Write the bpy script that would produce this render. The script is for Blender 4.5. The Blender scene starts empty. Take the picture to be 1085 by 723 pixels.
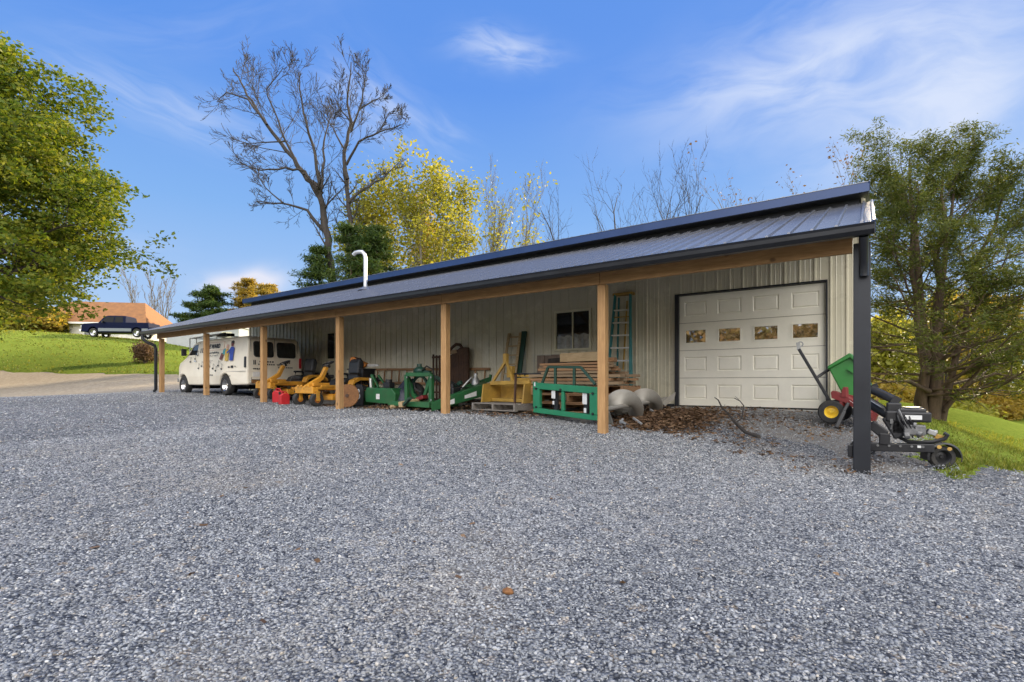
import bpy, bmesh, math, random
import numpy as np
from mathutils import Vector, Matrix, Euler
PI = math.pi; R_ = math.radians
scene = bpy.context.scene
COL = scene.collection
rng = np.random.default_rng(7)
random.seed(7)

# ------------------------------------------------------------------ camera frame (level camera, vertical shift)
CF, CA, CH = 533.21, R_(54.75), 405.97
CC = np.array([.0597, -7.9277, .5047])
CD = np.array([-math.cos(CA), math.sin(CA), 0.]); CR = np.array([math.sin(CA), math.cos(CA), 0.])
def ray(x, y): return CD + CR*(x-542.5)/CF + np.array([0, 0, 1.])*(CH-y)/CF
def W(x, y, Y):
    r = ray(x, y); return Vector(CC + r*(Y-CC[1])/r[1])
def WX(x, y, X):
    r = ray(x, y); return Vector(CC + r*(X-CC[0])/r[0])
def WD(x, y, d): return Vector(CC + ray(x, y)*d)
def cam(r, d, z): return (CC[0]+CR[0]*r+CD[0]*d, CC[1]+CR[1]*r+CD[1]*d, z)

# ------------------------------------------------------------------ terrain height
def _pd(px, y, d): return tuple(WD(px, y, d))
ctl = [(0,0,-.62),(-3.66,0,-.37),(-7.3,0,-.17),(-11,0,-.17),(-14.6,0,-.08),(-18.3,0,.08),(-22,0,.14),
 (-1,3.5,-.04),(-4,3.5,-.05),(-8,3.5,-.04),(-14,3.5,0),(-20,3.5,.1),(-1.8,1.2,-.24),(-1.8,0,-.5),(-.4,2.2,-.22),(.2,3.2,-.15),
 (.85,.5,-.55),(-5,1.6,-.14),(-9,1.6,-.08),
 (.06,-7.93,-.9),(-4,-9,-.86),(3,-6,-.93),(5,-3,-1.0),(-6,-4,-.52),(-12,-5,-.33),(-10,-10,-.6),(-2.5,-4,-.72),(1.2,-3,-.83),
 (-18,-5,-.12),(-24,-6,-.05),(-6,-18,-.9),(-30,-22,-.4),(20,-15,-1.5),(0,-40,-1.2),
 _pd(960,436,13),_pd(1000,452,13.5),_pd(1085,478,12.5),_pd(1000,470,10),_pd(1060,480,9.5),_pd(1085,500,7.5),_pd(935,440,10.5),
 _pd(960,466,20),_pd(1000,480,20),_pd(1085,500,20),_pd(960,480,30),_pd(1085,486,30),_pd(1050,457,62),_pd(960,452,62),_pd(1200,457,60),
 cam(120,120,-6),cam(200,60,-6),
 (0,12,0),(-10,15,.6),(-22,15,1.2),(2.5,15,-.5),(-8,30,1.2),(0,40,-1),(-10,70,0),
 _pd(0,419,22),_pd(80,418,22),_pd(160,415,21.5),_pd(0,394,31),_pd(80,396,31),_pd(165,396,30),_pd(20,351,46),_pd(100,358,46),_pd(165,364,46),
 _pd(20,356,60),_pd(100,361,60),_pd(165,365,60),_pd(230,385,40),_pd(300,388,48),_pd(-250,420,25),_pd(-250,345,46),_pd(60,362,95),_pd(200,372,95),
 _pd(-300,370,100),(-60,-60,0),(60,-60,-3)]
ctl = np.array(ctl, float)
def _tps(r2): return .5*r2*np.log(r2+1e-9)
_c = ctl/np.array([10, 10, 1])
_K = _tps(((_c[:, None, :2]-_c[None, :, :2])**2).sum(-1)) + np.eye(len(_c))*.0008
_P = np.c_[np.ones(len(_c)), _c[:, :2]]
_A = np.block([[_K, _P], [_P.T, np.zeros((3, 3))]])
_w = np.linalg.solve(_A, np.r_[_c[:, 2], 0, 0, 0])
def Hn(x, y):
    x = np.asarray(x, float)/10; y = np.asarray(y, float)/10
    q = np.hypot(x, y); k = np.where(q > 11, 11/np.maximum(q, 1e-6), 1.)   # level out far away
    x = x*k; y = y*k
    out = _w[-3]+_w[-2]*x+_w[-1]*y
    for i in range(len(_c)):
        out = out + _w[i]*_tps((x-_c[i, 0])**2+(y-_c[i, 1])**2)
    return out
def H(x, y): return float(Hn(x, y))
def G(px, Y):
    p = W(px, 300, Y); return Vector((p.x, Y, H(p.x, Y)))
def GX(X, Y): return Vector((X, Y, H(X, Y)))
def GD(px, d):
    p = WD(px, 400, d); return Vector((p.x, p.y, H(p.x, p.y)))

# cheap value noise for shapes of edges and heights
def vnoise(x, y, s=0):
    x = np.asarray(x, float); y = np.asarray(y, float)
    def h(i, j): 
        v = np.sin(i*127.1+j*311.7+s*74.7)*43758.5453; return v-np.floor(v)
    xi = np.floor(x); yi = np.floor(y); fx = x-xi; fy = y-yi; fx = fx*fx*(3-2*fx); fy = fy*fy*(3-2*fy)
    return (h(xi, yi)*(1-fx)+h(xi+1, yi)*fx)*(1-fy)+(h(xi, yi+1)*(1-fx)+h(xi+1, yi+1)*fx)*fy
def fbm(x, y, s=0): return vnoise(x, y, s)*.55+vnoise(x*2.1, y*2.1, s+1)*.3+vnoise(x*4.3, y*4.3, s+2)*.15

# ------------------------------------------------------------------ mesh builder
class MB:
    def __init__(s): s.v = []; s.f = []; s.M = Matrix()
    def add(s, vs, fs):
        n = len(s.v); s.v += [tuple(s.M @ Vector(v)) for v in vs]; s.f += [[n+i for i in f] for f in fs]; return s
    def box(s, c, d, rot=None):
        x, y, z = d[0]/2, d[1]/2, d[2]/2
        vs = [Vector((a*x, b*y, e*z)) for e in (-1, 1) for b in (-1, 1) for a in (-1, 1)]
        if rot is not None:
            m = rot if isinstance(rot, Matrix) else Euler(rot).to_matrix()
            vs = [m @ v for v in vs]
        return s.add([v+Vector(c) for v in vs], [(0, 2, 3, 1), (4, 5, 7, 6), (0, 1, 5, 4), (2, 6, 7, 3), (0, 4, 6, 2), (1, 3, 7, 5)])
    def bar(s, a, b, w, h, up=(0, 0, 1)):
        a = Vector(a); b = Vector(b); d = b-a; L = d.length; d.normalize(); up = Vector(up)
        sd = d.cross(up)
        if sd.length < 1e-3: sd = d.cross(Vector((0, 1, 0)))
        sd.normalize(); u = sd.cross(d)
        m = Matrix((d, sd, u)).transposed()
        return s.box((a+b)/2, (L, w, h), m)
    def tube(s, pts, rad, n=8, cap=True):
        pts = [Vector(p) for p in pts]
        if not hasattr(rad, '__len__'): rad = [rad]*len(pts)
        vs = []; fs = []; ref = None
        for i, p in enumerate(pts):
            t = (pts[min(i+1, len(pts)-1)]-pts[max(i-1, 0)])
            if t.length < 1e-9: t = Vector((0, 0, 1))
            t.normalize()
            if ref is None: ref = t.orthogonal().normalized()
            ref = ref-t*ref.dot(t)
            ref = ref.normalized() if ref.length > 1e-6 else t.orthogonal().normalized()
            b = t.cross(ref)
            for k in range(n):
                a = 2*PI*k/n; vs.append(p+(ref*math.cos(a)+b*math.sin(a))*rad[i])
        for i in range(len(pts)-1):
            for k in range(n):
                fs.append((i*n+k, i*n+(k+1) % n, (i+1)*n+(k+1) % n, (i+1)*n+k))
        if cap and n > 2: fs += [tuple(reversed(range(n))), tuple(range((len(pts)-1)*n, len(pts)*n))]
        return s.add(vs, fs)
    def cyl(s, a, b, r, r2=None, n=16): return s.tube([a, b], [r, r if r2 is None else r2], n)
    def lathe(s, prof, o, ax=(0, 0, 1), n=20, closed=False):
        ax = Vector(ax).normalized(); u = ax.orthogonal().normalized(); w = ax.cross(u); o = Vector(o)
        vs = []; fs = []; m = len(prof)
        for k in range(n):
            a = 2*PI*k/n; e = u*math.cos(a)+w*math.sin(a)
            vs += [o+ax*h+e*r for r, h in prof]
        for k in range(n):
            for i in range(m if closed else m-1):
                j = (i+1) % m; q = (k+1) % n
                fs.append((k*m+i, q*m+i, q*m+j, k*m+j))
        return s.add(vs, fs)
    def prism(s, poly, y0, y1, f=None):
        """poly in (x,z) extruded along y; f(x,z,side) gives the y of a side"""
        n = len(poly); g = f or (lambda x, z, sd: y0 if sd == 0 else y1)
        vs = [(x, g(x, z, 0), z) for x, z in poly]+[(x, g(x, z, 1), z) for x, z in poly]
        fs = [tuple(range(n)), tuple(reversed(range(n, 2*n)))]+[(i, n+i, n+(i+1) % n, (i+1) % n) for i in range(n)]
        return s.add(vs, fs)
    def poly(s, vs): return s.add(vs, [tuple(range(len(vs)))])
    def sphere(s, c, r, n=12, sc=(1, 1, 1)):
        prof = [(math.sin(PI*i/8)*1., -math.cos(PI*i/8)) for i in range(9)]
        vs = []; c = Vector(c)
        t = MB(); t.lathe([(max(p, 1e-4), h) for p, h in prof], (0, 0, 0), (0, 0, 1), n)
        return s.add([c+Vector((v[0]*r*sc[0], v[1]*r*sc[1], v[2]*r*sc[2])) for v in t.v], t.f)
    def build(s, name, m, parent=None, smooth=False, bevel=0, label=None, cat=None, group=None, kind=None, noise=0, loc=None):
        me = bpy.data.meshes.new(name); vs = s.v
        if loc is not None: vs = [(v[0]-loc[0], v[1]-loc[1], v[2]-loc[2]) for v in vs]
        if noise: vs = [tuple(c+random.uniform(-noise, noise) for c in v) for v in vs]
        me.from_pydata(vs, [], s.f); me.materials.append(m)
        bm = bmesh.new(); bm.from_mesh(me); bmesh.ops.recalc_face_normals(bm, faces=bm.faces); bm.to_mesh(me); bm.free()
        if smooth:
            me.polygons.foreach_set('use_smooth', [True]*len(me.polygons)); me.set_sharp_from_angle(angle=R_(42))
        o = bpy.data.objects.new(name, me); COL.objects.link(o)
        if bevel:
            b = o.modifiers.new('bevel', 'BEVEL'); b.width = bevel; b.segments = 2; b.limit_method = 'ANGLE'; b.angle_limit = R_(40)
        if loc is not None: o.location = loc
        if parent is not None: o.parent = parent
        tag(o, label, cat, group, kind); return o
def tag(o, label=None, cat=None, group=None, kind=None):
    if label: o['label'] = label
    if cat: o['category'] = cat
    if group: o['group'] = group
    if kind: o['kind'] = kind
    return o
def thing(name, label, cat, loc=(0, 0, 0), rz=0, group=None):
    o = bpy.data.objects.new(name, None); COL.objects.link(o); o.empty_display_size = .2
    o.location = loc; o.rotation_euler = (0, 0, rz); return tag(o, label, cat, group)
def copy_tree(o, parent=None):
    c = o.copy(); COL.objects.link(c)
    if parent is not None: c.parent = parent
    for ch in list(o.children): copy_tree(ch, c)
    return c
def fast_mesh(name, v, f, m, parent=None, smooth=False, **kw):
    v = np.asarray(v, np.float32); f = np.asarray(f, np.int32); k = f.shape[1]
    me = bpy.data.meshes.new(name); me.vertices.add(len(v)); me.vertices.foreach_set('co', v.ravel())
    me.loops.add(f.size); me.loops.foreach_set('vertex_index', f.ravel())
    me.polygons.add(len(f)); me.polygons.foreach_set('loop_start', np.arange(0, f.size, k, dtype=np.int32))
    try: me.polygons.foreach_set('loop_total', np.full(len(f), k, np.int32))
    except Exception: pass
    if smooth: me.polygons.foreach_set('use_smooth', np.ones(len(f), bool))
    me.update(calc_edges=True); me.materials.append(m)
    o = bpy.data.objects.new(name, me); COL.objects.link(o)
    if parent is not None: o.parent = parent
    return tag(o, **kw)

# ------------------------------------------------------------------ materials
class NT:
    def __init__(s, name):
        s.m = bpy.data.materials.new(name); s.m.use_nodes = True; s.t = s.m.node_tree; s.n = s.t.nodes
        s.b = s.n['Principled BSDF']; s.out = s.n['Material Output']
    def new(s, typ, **kw):
        n = s.n.new(typ)
        for k, v in kw.items():
            if isinstance(k, str) and hasattr(n, k): setattr(n, k, v)
            else: n.inputs[k].default_value = v
        return n
    def L(s, a, b): s.t.links.new(a, b)
    def coords(s, which='Object', scale=None):
        c = s.new('ShaderNodeTexCoord').outputs[which]
        if scale is not None:
            mp = s.new('ShaderNodeMapping'); mp.inputs['Scale'].default_value = scale; s.L(c, mp.inputs[0]); c = mp.outputs[0]
        return c
    def noise(s, vec, scale, detail=4, rough=.6, dist=0):
        n = s.new('ShaderNodeTexNoise'); n.inputs['Scale'].default_value = scale; n.inputs['Detail'].default_value = detail
        n.inputs['Roughness'].default_value = rough; n.inputs['Distortion'].default_value = dist
        if vec is not None: s.L(vec, n.inputs['Vector'])
        return n.outputs['Fac']
    def ramp(s, fac, stops, interp='LINEAR'):
        r = s.new('ShaderNodeValToRGB'); r.color_ramp.interpolation = interp; e = r.color_ramp.elements
        while len(e) < len(stops): e.new(.5)
        for i, (p, c) in enumerate(stops):
            e[i].position = p; e[i].color = (c, c, c, 1) if not hasattr(c, '__len__') else (*c, 1)
        if fac is not None: s.L(fac, r.inputs[0])
        return r.outputs[0]
    def mix(s, fac, a, b, typ='MIX'):
        m = s.new('ShaderNodeMix', data_type='RGBA', blend_type=typ)
        for i, x in ((0, fac), (6, a), (7, b)):
            if hasattr(x, 'node'): s.L(x, m.inputs[i])
            elif i == 0: m.inputs[i].default_value = x
            else: m.inputs[i].default_value = (*x, 1)
        return m.outputs[2]
    def bump(s, h, st=.3, d=.01):
        b = s.new('ShaderNodeBump'); b.inputs['Strength'].default_value = st; b.inputs['Distance'].default_value = d
        s.L(h, b.inputs['Height']); s.L(b.outputs[0], s.b.inputs['Normal']); return b
def paint(name, col, rough=.5, metal=0, var=.18, scale=6, bump=0., dirt=0., dirtcol=(.12, .10, .08), spec=.5, grain=None):
    t = NT(name); t.b.inputs['Roughness'].default_value = rough; t.b.inputs['Metallic'].default_value = metal
    t.b.inputs['Specular IOR Level'].default_value = spec
    c = t.coords('Object', grain)
    n = t.noise(c, scale, 5, .65)
    lo = tuple(x*(1-var) for x in col); hi = tuple(min(1, x*(1+var)) for x in col)
    cc = t.ramp(n, [(.3, lo), (.7, hi)])
    if dirt:
        n2 = t.noise(c, scale*.6, 6, .75, .4); cc = t.mix(t.ramp(n2, [(.45, 0.), (.75, dirt)]), cc, dirtcol)
    t.L(cc, t.b.inputs['Base Color'])
    rr = t.ramp(n, [(.2, max(.02, rough*.85)), (.8, min(1, rough*1.15))]); t.L(rr, t.b.inputs['Roughness'])
    if bump: t.bump(t.noise(c, scale*4, 4), bump, .01)
    return t.m
def wood(name, c1, c2, grain=(1, 14, 14), scale=3, rough=.75, knots=True):
    t = NT(name); t.b.inputs['Roughness'].default_value = rough
    c = t.coords('Object', grain); n = t.noise(c, scale, 6, .6, .8)
    cc = t.ramp(n, [(.3, c1), (.55, tuple((a+b)/2 for a, b in zip(c1, c2))), (.72, c2)])
    n2 = t.noise(t.coords('Object'), 2.2, 3); cc = t.mix(t.ramp(n2, [(.4, 0.), (.8, .35)]), cc, tuple(x*.6 for x in c1))
    if knots:
        v = t.new('ShaderNodeTexVoronoi'); v.inputs['Scale'].default_value = 2.6; t.L(t.coords('Object', (1, 1, .8) if grain[2] < grain[0] else (.8, 1, 1)), v.inputs['Vector'])
        cc = t.mix(t.ramp(v.outputs['Distance'], [(.05, .8), (.11, 0.)]), cc, tuple(x*.35 for x in c1))
    t.L(cc, t.b.inputs['Base Color']); t.bump(n, .25, .004); return t.m
def leafm(name, cols, trans=.45, rough=.55):
    t = NT(name); g = t.new('ShaderNodeNewGeometry')
    cc = t.ramp(g.outputs['Random Per Island'], [(i/(max(1, len(cols)-1)), c) for i, c in enumerate(cols)])
    n = t.noise(t.coords('Object'), .35, 3); cc = t.mix(t.ramp(n, [(.35, .0), (.7, .5)]), cc, cols[0])
    t.L(cc, t.b.inputs['Base Color']); t.b.inputs['Roughness'].default_value = rough; t.b.inputs['Specular IOR Level'].default_value = .25
    tr = t.new('ShaderNodeBsdfTranslucent'); t.L(t.mix(1., cc, (1.25, 1.15, .5), 'MULTIPLY'), tr.inputs[0])
    ms = t.new('ShaderNodeMixShader'); ms.inputs[0].default_value = trans
    t.L(t.b.outputs[0], ms.inputs[1]); t.L(tr.outputs[0], ms.inputs[2]); t.L(ms.outputs[0], t.out.inputs[0]); return t.m
def glass_dark(name, col=(.015, .017, .018), rough=.06):
    t = NT(name); t.b.inputs['Base Color'].default_value = (*col, 1); t.b.inputs['Roughness'].default_value = rough
    t.b.inputs['Specular IOR Level'].default_value = .8; return t.m

M = {}
M['post'] = wood('post_wood', (.33, .175, .068), (.54, .325, .14), (12, 12, 1))
M['beam'] = wood('beam_wood', (.26, .135, .05), (.46, .27, .11), (1, 12, 12))
M['board_old'] = wood('board_old', (.22, .145, .08), (.44, .31, .185), (1, 14, 14))
M['board_red'] = wood('board_red', (.25, .13, .06), (.48, .28, .14), (1, 14, 14))
M['board_new'] = wood('board_new', (.38, .26, .13), (.58, .43, .25), (1, 12, 12))
M['pallet'] = wood('pallet_wood', (.16, .14, .12), (.34, .31, .27), (1, 12, 12), knots=False)
M['disc_wood'] = wood('disc_wood', (.15, .06, .018), (.32, .145, .045), (2, 10, 10), knots=False)
M['wall'] = paint('wall_metal', (.61, .565, .43), .27, .0, .06, 1.2, 0, .12, (.25, .22, .17))
M['engine_grey'] = paint('engine_grey', (.20, .20, .20), .45, .5, .3, 14, .05, .5, (.05, .045, .04))
M['dark_trim'] = paint('dark_trim', (.020, .022, .027), .42, .2, .15, 3)
M['gutter'] = paint('gutter_metal', (.03, .032, .037), .3, .4, .15, 3)
M['roof'] = paint('roof_metal', (.185, .19, .21), .26, .5, .03, 1.5, 0, .06, (.16, .15, .14))
M['fascia'] = paint('fascia_metal', (.022, .045, .12), .32, .25, .10, 2)
M['soffit'] = paint('soffit_metal', (.34, .30, .25), .5, 0, .15, 2)
M['door'] = paint('door_paint', (.87, .83, .71), .42, 0, .04, 2, 0, .16, (.4, .36, .28))
M['cream'] = paint('cream_trim', (.68, .64, .48), .5, 0, .07, 4)
M['glass'] = glass_dark('window_glass')
M['door_glass'] = glass_dark('door_glass', (.06, .045, .025), .02)
M['door_glass'].node_tree.nodes['Principled BSDF'].inputs['IOR'].default_value = 2.6
M['black'] = paint('black_plastic', (.018, .018, .020), .42, 0, .25, 8, .05)
M['rubber'] = paint('rubber', (.022, .022, .022), .8, 0, .3, 12, .2, .35, (.12, .105, .09))
M['seat'] = paint('seat_vinyl', (.03, .032, .036), .45, 0, .25, 5, .1, .2, (.1, .1, .1))
M['yellow'] = paint('mower_yellow', (.60, .28, .03), .4, 0, .18, 5, 0, .5, (.16, .11, .05))
M['old_yellow'] = paint('old_yellow', (.42, .255, .045), .6, 0, .25, 4, .05, .7, (.2, .12, .05))
M['rim_yellow'] = paint('rim_yellow', (.75, .50, .04), .4)
M['red'] = paint('can_red', (.42, .016, .02), .4, 0, .15)
M['cart_red'] = paint('cart_red', (.17, .012, .012), .45, 0, .2, 5, 0, .3, (.1, .06, .05))
M['green'] = paint('implement_green', (.018, .115, .036), .42, 0, .2, 5, 0, .4, (.09, .085, .05))
M['fork_green'] = paint('fork_green', (.02, .21, .10), .4, 0, .14, 5, 0, .25, (.06, .09, .05))
M['dark_green'] = paint('dark_green', (.012, .055, .035), .45, 0, .2, 5, 0, .2)
M['bin_green'] = paint('bin_green', (.03, .20, .035), .38, 0, .12, 4, 0, .15)
M['steel'] = paint('steel', (.42, .42, .41), .45, .7, .15, 8, 0, .4, (.2, .18, .15))
M['alu'] = paint('aluminium', (.62, .61, .58), .38, .6, .1, 8)
M['galv'] = paint('galvanised', (.48, .49, .50), .4, .5, .12, 9)
M['grey_disc'] = paint('grey_disc_steel', (.33, .31, .27), .5, .35, .14, 5, .05, .35, (.22, .17, .12))
M['rust'] = paint('rust_brown', (.085, .05, .035), .8, .2, .35, 7, .2, .5, (.16, .075, .035))
M['teal'] = paint('ladder_teal', (.03, .19, .20), .5, 0, .15, 5)
M['tarp'] = paint('tarp_blue', (.03, .035, .055), .5, 0, .3, 3, .3)
M['dull_white'] = paint('dull_white', (.42, .43, .45), .6, 0, .08, 2)
M['white'] = paint('white_paint', (.78, .77, .74), .45, 0, .05, 3)
M['label'] = paint('white_label', (.7, .7, .68), .5, 0, .1, 20)
M['van'] = paint('van_cream', (.80, .735, .60), .38, 0, .05, 1.6, 0, .22, (.42, .34, .24))
M['chrome'] = paint('chrome', (.65, .65, .66), .18, .95, .08, 8)
M['navy'] = paint('truck_navy', (.006, .010, .035), .5, 0, .15, 2, spec=.05)
M['tint'] = paint('tinted_glass', (.008, .009, .010), .2, 0, .1, 2, spec=.1)
M['silver'] = paint('truck_silver', (.14, .16, .17), .35, .4, .1, 3)
M['orange'] = paint('saw_orange', (.62, .21, .03), .4, 0, .15, 6, 0, .3)
M['conc'] = paint('concrete', (.36, .35, .32), .85, 0, .15, 4, .2, .3, (.2, .17, .13))
M['brick'] = wood('block_wood', (.11, .08, .06), (.22, .16, .12), (12, 12, 1), knots=False)
def colm(n, c, r=.5): 
    if n not in M: M[n] = paint(n, c, r, 0, .06, 10)
    return M[n]

# gravel: crushed grey limestone, cell by cell
def gravelm():
    t = NT('gravel'); c = t.coords('Object')
    cols = []
    for sc in (48, 17):
        v = t.new('ShaderNodeTexVoronoi'); v.inputs['Scale'].default_value = sc; v.inputs['Randomness'].default_value = 1; t.L(c, v.inputs['Vector'])
        bw = t.new('ShaderNodeSeparateColor'); t.L(v.outputs['Color'], bw.inputs[0])
        cols.append((v, bw))
    a = t.ramp(cols[0][1].outputs[0], [(0, (.05, .057, .075)), (.4, (.19, .20, .225)), (.8, (.40, .41, .42)), (1, (.72, .71, .69))])
    b = t.ramp(cols[1][1].outputs[0], [(0, (.08, .09, .115)), (.5, (.23, .24, .265)), (.93, (.50, .50, .50)), (1, (.58, .45, .31))])
    cc = t.mix(.42, a, b)
    e = t.ramp(cols[0][0].outputs['Distance'], [(.25, 1.), (.7, .35)]); cc = t.mix(1., cc, e, 'MULTIPLY')
    big = t.noise(c, .22, 4, .6); cc = t.mix(1., cc, t.ramp(big, [(.3, .86), (.7, 1.22)]), 'MULTIPLY')
    tan = t.noise(c, .5, 5, .65); cc = t.mix(t.ramp(tan, [(.58, 0.), (.78, .35)]), cc, (.36, .30, .22))
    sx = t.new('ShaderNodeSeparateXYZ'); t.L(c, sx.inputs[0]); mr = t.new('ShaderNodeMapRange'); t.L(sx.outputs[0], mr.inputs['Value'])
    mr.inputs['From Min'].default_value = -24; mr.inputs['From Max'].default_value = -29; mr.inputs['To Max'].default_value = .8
    cc = t.mix(mr.outputs[0], cc, t.ramp(t.noise(c, 6, 6, .7), [(.3, (.34, .27, .19)), (.7, (.56, .47, .35))]))  # far drive tinted: partly its own tan, partly warm sunlight painted in
    t.L(cc, t.b.inputs['Base Color']); t.b.inputs['Roughness'].default_value = .95; t.b.inputs['Specular IOR Level'].default_value = .06
    inv = t.new('ShaderNodeMath', operation='SUBTRACT'); inv.inputs[0].default_value = 1; t.L(cols[0][0].outputs['Distance'], inv.inputs[1])
    t.bump(inv.outputs[0], .9, .03); return t.m
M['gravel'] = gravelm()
def stonem():
    t = NT('stone'); g = t.new('ShaderNodeNewGeometry')
    cc = t.ramp(g.outputs['Random Per Island'], [(0, (.125, .132, .146)), (.35, (.21, .22, .236)), (.7, (.295, .305, .315)), (.94, (.42, .425, .43)), (.97, (.42, .36, .28)), (1, (.60, .595, .57))])
    cc = t.mix(1., cc, t.ramp(t.noise(t.coords('Object'), 60, 3), [(.3, .8), (.7, 1.15)]), 'MULTIPLY')
    co = t.coords('Object'); cc = t.mix(1., cc, t.ramp(t.noise(co, .3, 4, .6, .5), [(.3, .84), (.7, 1.18)]), 'MULTIPLY'); cc = t.mix(t.ramp(t.noise(co, .45, 5, .7), [(.52, 0.), (.75, .4)]), cc, (.36, .315, .25))
    t.L(cc, t.b.inputs['Base Color']); t.b.inputs['Roughness'].default_value = .85; return t.m
M['stone'] = stonem()
def dirtm():
    t = NT('dirt'); c = t.coords('Object'); n = t.noise(c, 3, 8, .7); n2 = t.noise(c, 30, 4, .6)
    cc = t.mix(.55, t.ramp(n, [(.3, (.11, .095, .075)), (.7, (.24, .225, .20))]), t.ramp(t.noise(c, 55, 5, .75), [(.35, (.06, .055, .05)), (.65, (.40, .39, .38))]))
    t.L(cc, t.b.inputs['Base Color']); t.b.inputs['Roughness'].default_value = 1; t.b.inputs['Specular IOR Level'].default_value = .05; t.bump(n2, .6, .03); return t.m
M['dirt'] = dirtm()
def lawnm():
    t = NT('lawn'); c = t.coords('Object'); n = t.noise(c, .35, 6, .65); n2 = t.noise(c, 9, 5, .7); n3 = t.noise(c, 60, 3, .6)
    cc = t.mix(.5, t.ramp(n, [(.3, (.105, .16, .022)), (.7, (.21, .265, .04))]), t.ramp(n2, [(.3, (.08, .13, .018)), (.72, (.26, .29, .06))]))
    cc = t.mix(1., cc, t.ramp(n3, [(.3, .7), (.7, 1.25)]), 'MULTIPLY')
    t.L(cc, t.b.inputs['Base Color']); t.b.inputs['Roughness'].default_value = 1; t.b.inputs['Specular IOR Level'].default_value = 0
    t.bump(n2, .6, .08); return t.m
M['lawn'] = lawnm()
M['blade'] = leafm('grass_blade', [(.10, .135, .02), (.19, .215, .035), (.33, .31, .08)], .45)
M['litter'] = leafm('dead_leaf', [(.08, .046, .028), (.17, .10, .055), (.29, .19, .11)], .1)
def barkm(name, a, b, sc=6):
    t = NT(name); c = t.coords('Object', (1, 1, .25)); n = t.noise(c, sc, 6, .7)
    t.L(t.ramp(n, [(.3, a), (.7, b)]), t.b.inputs['Base Color']); t.b.inputs['Roughness'].default_value = .9; t.bump(n, .7, .04); return t.m
M['bark_dark'] = barkm('bark_dark', (.018, .015, .013), (.055, .045, .037))
M['bark_grey'] = barkm('bark_grey', (.08, .07, .058), (.20, .175, .14))
M['bark_pine'] = barkm('bark_pine', (.04, .027, .018), (.14, .095, .06))
M['leaf_maple'] = leafm('leaf_maple', [(.065, .115, .014), (.12, .17, .018), (.20, .225, .028), (.28, .28, .04)], .5)
M['leaf_yellow'] = leafm('leaf_yellow', [(.20, .215, .035), (.30, .29, .045), (.40, .36, .07)], .55)
M['leaf_gold'] = leafm('leaf_gold', [(.28, .21, .04), (.42, .30, .07)], .55)
M['leaf_pine'] = leafm('leaf_pine', [(.055, .08, .016), (.095, .118, .022), (.17, .175, .038)], .4)
M['leaf_conifer'] = leafm('leaf_conifer', [(.03, .065, .015), (.06, .10, .022), (.10, .14, .03)], .35)
M['leaf_bush'] = leafm('leaf_bush', [(.17, .17, .03), (.30, .25, .045), (.3, .3, .05)], .5)
M['leaf_brown'] = leafm('leaf_brown', [(.13, .075, .045), (.24, .15, .09)], .2)
# ------------------------------------------------------------------ ground sheets (polar grid round the yard)
def poly_sd(P, x, y):
    """signed distance to polygon P, positive inside"""
    P = np.array(P, float); d = np.full(x.shape, 1e9); ins = np.zeros(x.shape, bool)
    for i in range(len(P)):
        a = P[i]; b = P[(i+1) % len(P)]; e = b-a
        t = np.clip(((x-a[0])*e[0]+(y-a[1])*e[1])/(e@e), 0, 1)
        d = np.minimum(d, np.hypot(x-a[0]-t*e[0], y-a[1]-t*e[1]))
        c = ((a[1] > y) != (b[1] > y)) & (x < (b[0]-a[0])*(y-a[1])/(b[1]-a[1]+1e-12)+a[0]); ins ^= c
    return np.where(ins, d, -d)
def cw(px, d): p = WD(px, 400, d); return (p.x, p.y)
GRAVEL = [(-16.5, 3.4), (-16.2, .9), (-14, .55), (-11, .4), (-7.3, .3), (-5, .4), (-3.6, .5), (-2.6, .85), (-1.9, .5), (-1.0, .25), (-.25, -.05), (.22, -.38), (.8, -.3), (1.3, .15), (1.95, 1.9),
          (3.2, 4.3), (6, 6.5), (13, 4), (16, -10), (6, -24), (-28, -26), (-52, -24), cw(-300, 30), cw(0, 30.5), cw(80, 30.5), cw(165, 29.5), (-30, 6.5), (-25.5, 8), (-22.4, 7.5), (-22.3, 3.4)]
ROOF_AREA = [(-22.6, -.2), (.45, -.35), (.7, .3), (.45, 11), (-22.6, 11)]
def gravel_sd(x, y): return poly_sd(GRAVEL, x, y)+(fbm(x*1.1, y*1.1, 3)-.5)*.9+(fbm(x*5, y*5, 9)-.5)*.35
def lawn_sd(x, y):
    a = np.maximum(poly_sd(GRAVEL, x, y), poly_sd(ROOF_AREA, x, y))
    left = np.clip((-20-x)/6, 0, 1)
    return -a-.42-left*.6+(fbm(x*.9, y*.9, 5)-.5)*(.7+left*1.1)+(fbm(x*4, y*4, 6)-.5)*.7
ang = np.concatenate([np.linspace(-62, 62, 300), np.linspace(62, 298, 80)[1:-1]])
rad = np.concatenate([np.linspace(.4, 2, 10), np.geomspace(2, 40, 240)[1:], np.geomspace(40, 1500, 70)[1:]])
A_, Rr = np.meshgrid(R_(1)*ang, rad)
gx = CC[0]+Rr*(CD[0]*np.cos(A_)+CR[0]*np.sin(A_)); gy = CC[1]+Rr*(CD[1]*np.cos(A_)+CR[1]*np.sin(A_))
gz = Hn(gx, gy)
na = len(ang); nr = len(rad)
ii = np.arange((nr-1)*na).reshape(nr-1, na)
jj = np.roll(ii, -1, axis=1)
QUADS = np.stack([ii, jj, jj+na, ii+na], -1).reshape(-1, 4)
def sheet(name, z, keep, m):
    q = QUADS[keep.ravel()[QUADS].any(1)]
    used, inv = np.unique(q, return_inverse=True)
    v = np.stack([gx.ravel(), gy.ravel(), z.ravel()], 1)[used]
    return fast_mesh(name, v, inv.reshape(-1, 4), m, smooth=True, kind='structure')
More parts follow.
